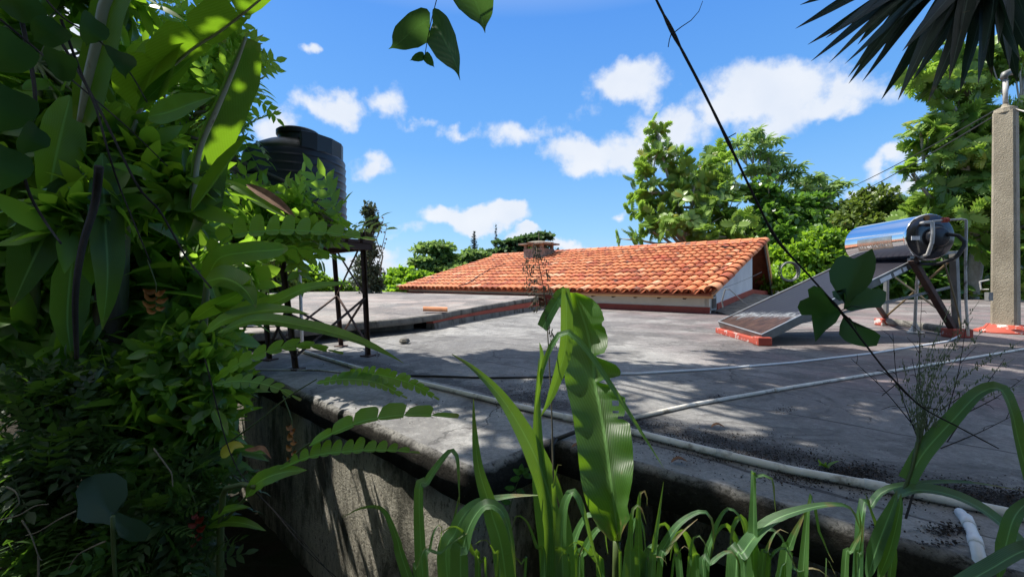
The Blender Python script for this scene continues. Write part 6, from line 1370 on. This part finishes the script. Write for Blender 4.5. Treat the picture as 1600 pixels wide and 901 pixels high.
cm(t, [(330, 598, 1.7), (370, 570, 1.62), (430, 545, 1.58), (480, 540, 1.55), (536, 552, 1.52)], 13, tone=.5, segs=10, up=1, dn=.8, seed=7, gap=.06, lean=.5, tip=.7, roll=25)
cm(t, [(335, 600, 1.6), (380, 595, 1.55), (430, 605, 1.5), (470, 625, 1.48)], 12, tone=.35, segs=9, up=1, dn=1, seed=8, gap=.1, lean=.5, tip=.6, roll=15)
bl(t, [(345, 712, 1.5), (355, 704, 1.48), (368, 696, 1.47), (382, 698, 1.46)], 9, 'L_yellow', 'leaf', .6, n=14, roll=20, name='yellow_leaf')
bl(t, [(382, 702, 1.5), (395, 702, 1.5), (410, 700, 1.49), (424, 716, 1.48)], 4, 'L_dry', 'leaf', .6, n=12, roll=20, name='dry_leaf')
bl(t, [(335, 640, 1.55), (345, 660, 1.5), (352, 672, 1.48), (356, 680, 1.47)], 9, 'L_helic', 'leaf', .3, n=12, roll=20)
def bract(label, px, y0, y1, Y, mat, wpx=9):
    t = thing('hanging_flower', W(px, y0, Y), label, 'flower'); n = 7
    stalk(t, [(px - 14, y0 - 46, Y), (px - 2, y0 - 14, Y), (px, y0, Y), (px, y1, Y)], .003, 'stem', 'stem')
    for i in range(n):
        gq = random.Random(i * 7 + int(px)); y = y0 + (y1 - y0) * i / (n - 1); s = (1 if i % 2 else -1) * gq.uniform(.6, 1.3)
        bl(t, [(px, y, Y), (px + s * wpx * .6, y + 2, Y - .01), (px + s * wpx * 1.2, y + gq.uniform(-9, 1), Y - .02)], 4.2 * (1.2 - .08 * i), mat, 'leaf', .5, n=8, m=2, roll=gq.uniform(0, 50), fold=.9, name='bract')
bract('hanging orange-brown flower in front of the shaded wall', 456, 664, 716, 1.5, 'orangeflower', 7)
bract('hanging dark red flower low in the undergrowth at the left', 308, 802, 848, 1.5, 'redflower', 10)
bract('orange flower among leaves left of the tower foot', 244, 452, 486, 1.75, 'orangeflower', 14)

# elephant ear
t = thing('elephant_ear', gb(200, 1.5), 'dark round elephant ear leaf low in the left shade', 'plant')
poly_leaf(t, [(172, 800), (192, 790), (200, 772), (198, 750), (180, 738), (150, 740), (128, 750), (118, 768), (122, 790), (120, 808), (134, 816), (160, 817), (180, 822), (186, 838), (205, 846), (226, 844), (238, 826), (220, 812), (200, 806), (186, 800)], 1.3, ((176, 806), (150, 770)), 'L_ear', .1, bend=.015)
stalk(t, [(176, 806, 1.22), (180, 900, 1.27), Vector(t.location)], .006, 'stem', 'stalk')

# vines hanging through the left side
def vine(label, pts, r, Y):
    o = thing('hanging_vine', W(pts[0][0], pts[0][1], Y), label, 'vine'); stalk(o, [(x, y, Y + .04 * math.sin(i * 1.7)) for i, (x, y) in enumerate(pts)], r, 'darkvine', 'stem', 6); return o
vine('thick dark vine hanging in a long curve at the far left edge', [(20, -20), (40, 60), (55, 160), (35, 240), (45, 300), (70, 345), (95, 380)], .006, 1.2)
vine('dark vine slanting from the top left down towards the tower foot', [(60, 10), (110, 90), (160, 180), (215, 290), (250, 330), (290, 400), (330, 450)], .005, 1.3)
vine('thickest dark vine standing upright beside the pale banana stem', [(155, 260), (148, 320), (130, 380), (118, 460), (120, 560)], .012, 1.35)
vine('thin vine crossing in front of the sunlit banana leaf patches', [(0, 30), (60, 80), (130, 140), (200, 200), (262, 260)], .003, 1.15)
vine('thin slanting vine left of the pale banana midrib', [(95, 30), (125, 110), (150, 170), (170, 240), (190, 300), (235, 410)], .0035, 1.1)
vine('straight thin stem leaning over the dark wall foot', [(320, 560), (365, 720), (430, 800), (480, 860), (530, 905)], .0022, 1.4)
vine('second pale thin stem leaning in the dark wall corner', [(365, 742), (400, 770), (460, 830), (520, 900)], .002, 1.42)

t = thing('dead_twigs', gb(60, 1.3), 'pale dry curled twigs lying low in the dark lower left corner', 'twigs')
for pts in (((0, 812), (30, 804), (55, 790), (76, 787)), ((34, 812), (48, 835), (60, 868), (66, 875)), ((118, 798), (90, 812), (60, 830), (40, 836)), ((10, 760), (24, 768), (30, 785), (22, 795)), ((165, 845), (140, 856), (120, 868), (106, 890)), ((240, 700), (262, 730), (268, 740), (270, 760))):
    stalk(t, [(x, y, 1.25) for x, y in pts], .0028, 'drystem', 'twig', 5)
stalk(t, [(60, 868, 1.25), Vector(t.location)], .003, 'drystem', 'twig', 5)
# shrub masses (trunk + crown) filling the bank; each its own plant
gs = 'shrubs on the left bank'
def shrub(label, px, Y, cl, tmpl, per, size, mat, seed, cat='shrub', **k):
    return tree('leafy_shrub', label, cat, gb(px, Y), W(px, cl[0][1] + 40, Y), clumps_px(cl), tmpl, per, size, mat, seed, 'stem', .020, gs, 12, crown_name='foliage', **k)
kw = dict(up=.1, ring=.85, flat=.55, sizevar=.45)
shrub('big leaved shrub in front of the banana stem, at the level of the tower legs', 240, 2.3, [(250, 420, 2.4, 70, 50, 46), (330, 450, 2.3, 50, 40, 36), (200, 480, 2.3, 60, 40, 36), (300, 510, 2.2, 60, 40, 40), (360, 420, 2.4, 30, 30, 16), (270, 360, 2.5, 60, 40, 36)], T_GIN, 6, .19, 'L_pin', 61, up=.3, rosette=True, sizevar=.45)
shrub('darker shrub along the far left edge below the vines', 60, 2.0, [(60, 420, 2.1, 80, 60, 50), (30, 520, 2.0, 80, 60, 50), (110, 560, 2.0, 80, 40, 50), (60, 320, 2.2, 70, 50, 40), (130, 470, 2.1, 50, 50, 36)], T_GIN, 6, .18, 'L_near', 62, up=.3, rosette=True, sizevar=.45)
shrub('shrub with narrow leaves spilling down the bank toward the wall', 260, 1.8, [(260, 580, 1.9, 70, 40, 60), (330, 600, 1.9, 40, 40, 40), (200, 630, 1.8, 60, 40, 50), (280, 660, 1.8, 60, 40, 60), (330, 690, 1.75, 30, 30, 24), (230, 720, 1.7, 60, 30, 40)], T_LANCE, 6, .13, 'L_near', 63, **kw)
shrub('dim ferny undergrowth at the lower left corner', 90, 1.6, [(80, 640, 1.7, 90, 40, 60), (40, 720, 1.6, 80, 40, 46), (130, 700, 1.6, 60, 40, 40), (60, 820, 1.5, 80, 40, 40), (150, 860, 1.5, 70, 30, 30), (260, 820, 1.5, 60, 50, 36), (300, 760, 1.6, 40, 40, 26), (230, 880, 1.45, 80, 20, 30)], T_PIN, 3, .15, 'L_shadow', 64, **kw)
shrub('leafy shrub crowding the upper left corner against the sky', 60, 1.9, [(10, 60, 2.0, 70, 60, 44), (10, 180, 1.9, 60, 70, 44), (110, 0, 2.2, 60, 20, 22), (200, 20, 2.3, 30, 14, 10), (180, 130, 2.2, 40, 50, 34), (150, 200, 2.0, 40, 40, 30), (60, 290, 1.9, 80, 40, 50), (220, 250, 2.0, 50, 50, 44), (90, 150, 2.1, 30, 30, 12), (280, 300, 1.95, 36, 40, 34), (120, 330, 1.7, 50, 30, 26)], T_GIN, 5, .15, 'L_near', 65, **kw)
shrub('bright backlit shrub glowing between the leaves left of the tower', 330, 2.9, [(330, 560, 3.1, 34, 40, 50), (300, 590, 2.9, 30, 30, 34), (350, 590, 2.9, 20, 26, 24), (240, 440, 3.4, 70, 40, 60), (200, 330, 3.4, 70, 60, 70), (320, 400, 3.3, 60, 40, 60)], T_LANCE, 6, .16, 'L_bright', 66, up=.5, ring=.7, flat=.5)
shrub('tall broad leaved shrub behind the banana plant closing the view on the left', 120, 3.4, [(60, 240, 3.6, 70, 90, 50), (60, 400, 3.6, 110, 90, 110), (230, 300, 3.6, 80, 100, 120), (160, 480, 3.4, 110, 70, 110), (290, 400, 3.5, 60, 60, 70), (30, 90, 3.8, 60, 40, 10)], T_GIN, 5, .26, 'L_near', 67, **kw)
shrub('shrub of small leaves under the heliconia at the wall corner', 320, 1.7, [(290, 540, 1.75, 40, 30, 40), (330, 640, 1.7, 24, 36, 40), (270, 600, 1.7, 40, 30, 36), (320, 570, 1.72, 24, 20, 24)], T_OVAL, 5, .07, 'L_near', 68, **kw)
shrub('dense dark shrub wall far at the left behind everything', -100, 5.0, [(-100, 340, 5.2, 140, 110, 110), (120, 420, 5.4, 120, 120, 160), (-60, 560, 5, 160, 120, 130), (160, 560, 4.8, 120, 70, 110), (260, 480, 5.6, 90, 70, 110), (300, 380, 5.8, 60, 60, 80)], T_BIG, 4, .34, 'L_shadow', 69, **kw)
# near dark leaves at the very edge
t = thing('creeper', W(40, -40, 1.05), 'large dark creeper leaves hanging closest to the viewer at the top left', 'creeper')
g = random.Random(77); stalk(t, [(30, -60, 1.1), (90, 20, 1.1), (150, 60, 1.1), (200, 110, 1.1), (230, 160, 1.1)], .003, 'darkvine', 'stem')
for k, (x, y, a, hw) in enumerate(((95, 40, 150, 26), (120, 110, 200, 30), (60, 0, 170, 34), (30, 60, 140, 40), (20, 140, 110, 40), (10, 230, 100, 40), (60, 200, 120, 26), (150, 30, 110, 24), (185, 80, 75, 24))):
    hw *= .8; L = hw * 2.4; c, s = math.cos(R(a)), math.sin(R(a)); bl(t, [(x, y, 1.1), (x + c * L * .5, y + s * L * .5, 1.08), (x + c * L, y + s * L, 1.1)], hw, 'L_hang', 'drip', g.uniform(.0, .2), n=14, m=3, roll=g.uniform(-40, 40))
# weeds by the wall
t = thing('weed', gb(805, 1.5), 'small pale green weed growing at the slab corner in shade', 'weed')
stalk(t, [(795, 800, 1.5), (806, 760, 1.5), (815, 742, 1.5)], .002, 'stem', 'stem')
for k, (x, y, a) in enumerate(((815, 740, -150), (815, 738, -90), (816, 740, -40), (812, 745, 160), (804, 762, 180), (806, 765, 20), (798, 785, 190), (818, 742, 10))):
    c, s = math.cos(R(a)), math.sin(R(a)); bl(t, [(x, y, 1.5), (x + c * 8, y + s * 8, 1.49), (x + c * 16, y + s * 15, 1.5)], 4.5, 'L_hang', 'leaf', .7, n=8, m=2, roll=20)

# ================================================================== LITTER AND SMALL THINGS ON THE ROOF
def litter(name, spots, n, s0, seed, label=None):
    g = rng(seed); T = []; 
    for (px, py, rx, ry, k) in spots:
        for _ in range(int(n * k)):
            a, b_ = g.normal() * .5, g.normal() * .5; yy = py + b_ * ry; xx = px + a * rx
            q = G(xx, max(470, yy), -.747); T.append((q.x, q.y, -.747 + abs(g.normal()) * .004))
    T = np.array(T); m_ = len(T); d = norm(np.stack([g.normal(size=m_), g.normal(size=m_), g.normal(size=m_) * .35], 1)); nr = norm(np.stack([g.normal(size=m_) * .5, g.normal(size=m_) * .5, np.ones(m_)], 1))
    o = inst_mesh(name, T_ROUND, frames(d, nr, s0 * (.4 + g.random(m_))), T, g.random(m_) ** 1.5, M['litter']); return tag(o, kind='stuff')
litter('leaf_litter', [(1090, 686, 120, 14, 1), (1180, 712, 130, 16, 1.4), (1290, 742, 110, 16, 1.6), (1330, 738, 60, 16, .8), (1450, 765, 120, 18, 1.2), (1560, 778, 120, 20, 1.5), (1000, 665, 80, 10, .5), (1225, 640, 20, 6, .1), (1120, 620, 16, 4, .12), (870, 608, 90, 26, 1.0), (820, 625, 60, 22, .6)], 1500, .0065, 3)
litter('leaf_litter', [(1380, 826, 20, 8, .3), (1480, 828, 40, 10, .5), (1470, 850, 50, 6, .15), (660, 640, 90, 20, .25), (560, 575, 60, 14, .2), (590, 555, 6, 5, .3), (700, 520, 60, 6, .1), (770, 505, 60, 5, .1)], 600, .008, 4)
mb = MB(); c_ = G(632, 532.5, -.72); mb.lathe([(.05, -.02), (.07, 0), (.05, .03), (.01, .04)], 7, c_); tag(mb.build('stone', M['fascia']), 'small dark stone lying on the roof right of the tower legs', 'stone')
for k, (px, py, lab) in enumerate(((1062, 723, 'curled reddish dry leaf on the roof edge right of the banana leaf'), (1122, 668, 'dark curled dry leaf beside the slim white pipe'), (905, 700, 'dry leaf fragment beside the banana leaf on the roof lip'))):
    c_ = G(px, py, -.742); ln_ = .035
    o = geo_obj('dry_leaf', [blade_geo([c_ + Vector((-ln_, 0, .002)), c_ + Vector((0, .006, .014)), c_ + Vector((ln_, .0, .003))], .014, 'leaf', n=8, m=2, px=False, roll=70, fold=.5)], M['L_dry'], None, .5); tag(o, lab, 'leaf')
t = thing('weed', G(1155, 741, -.745), 'tiny green weed sprouting from the dirt behind the thick white pipe', 'weed')
for k, a in enumerate((-160, -100, -50, -20, 200)):
    c, s = math.cos(R(a)), math.sin(R(a)); b_ = G(1295, 731, -.742); bl(t, [b_, b_ + Vector((c * .02, .01, .012)), b_ + Vector((c * .045, 0, .012 + .006 * k))], .008, 'L_bright', 'leaf', .6, n=6, m=1, px=False, roll=60)
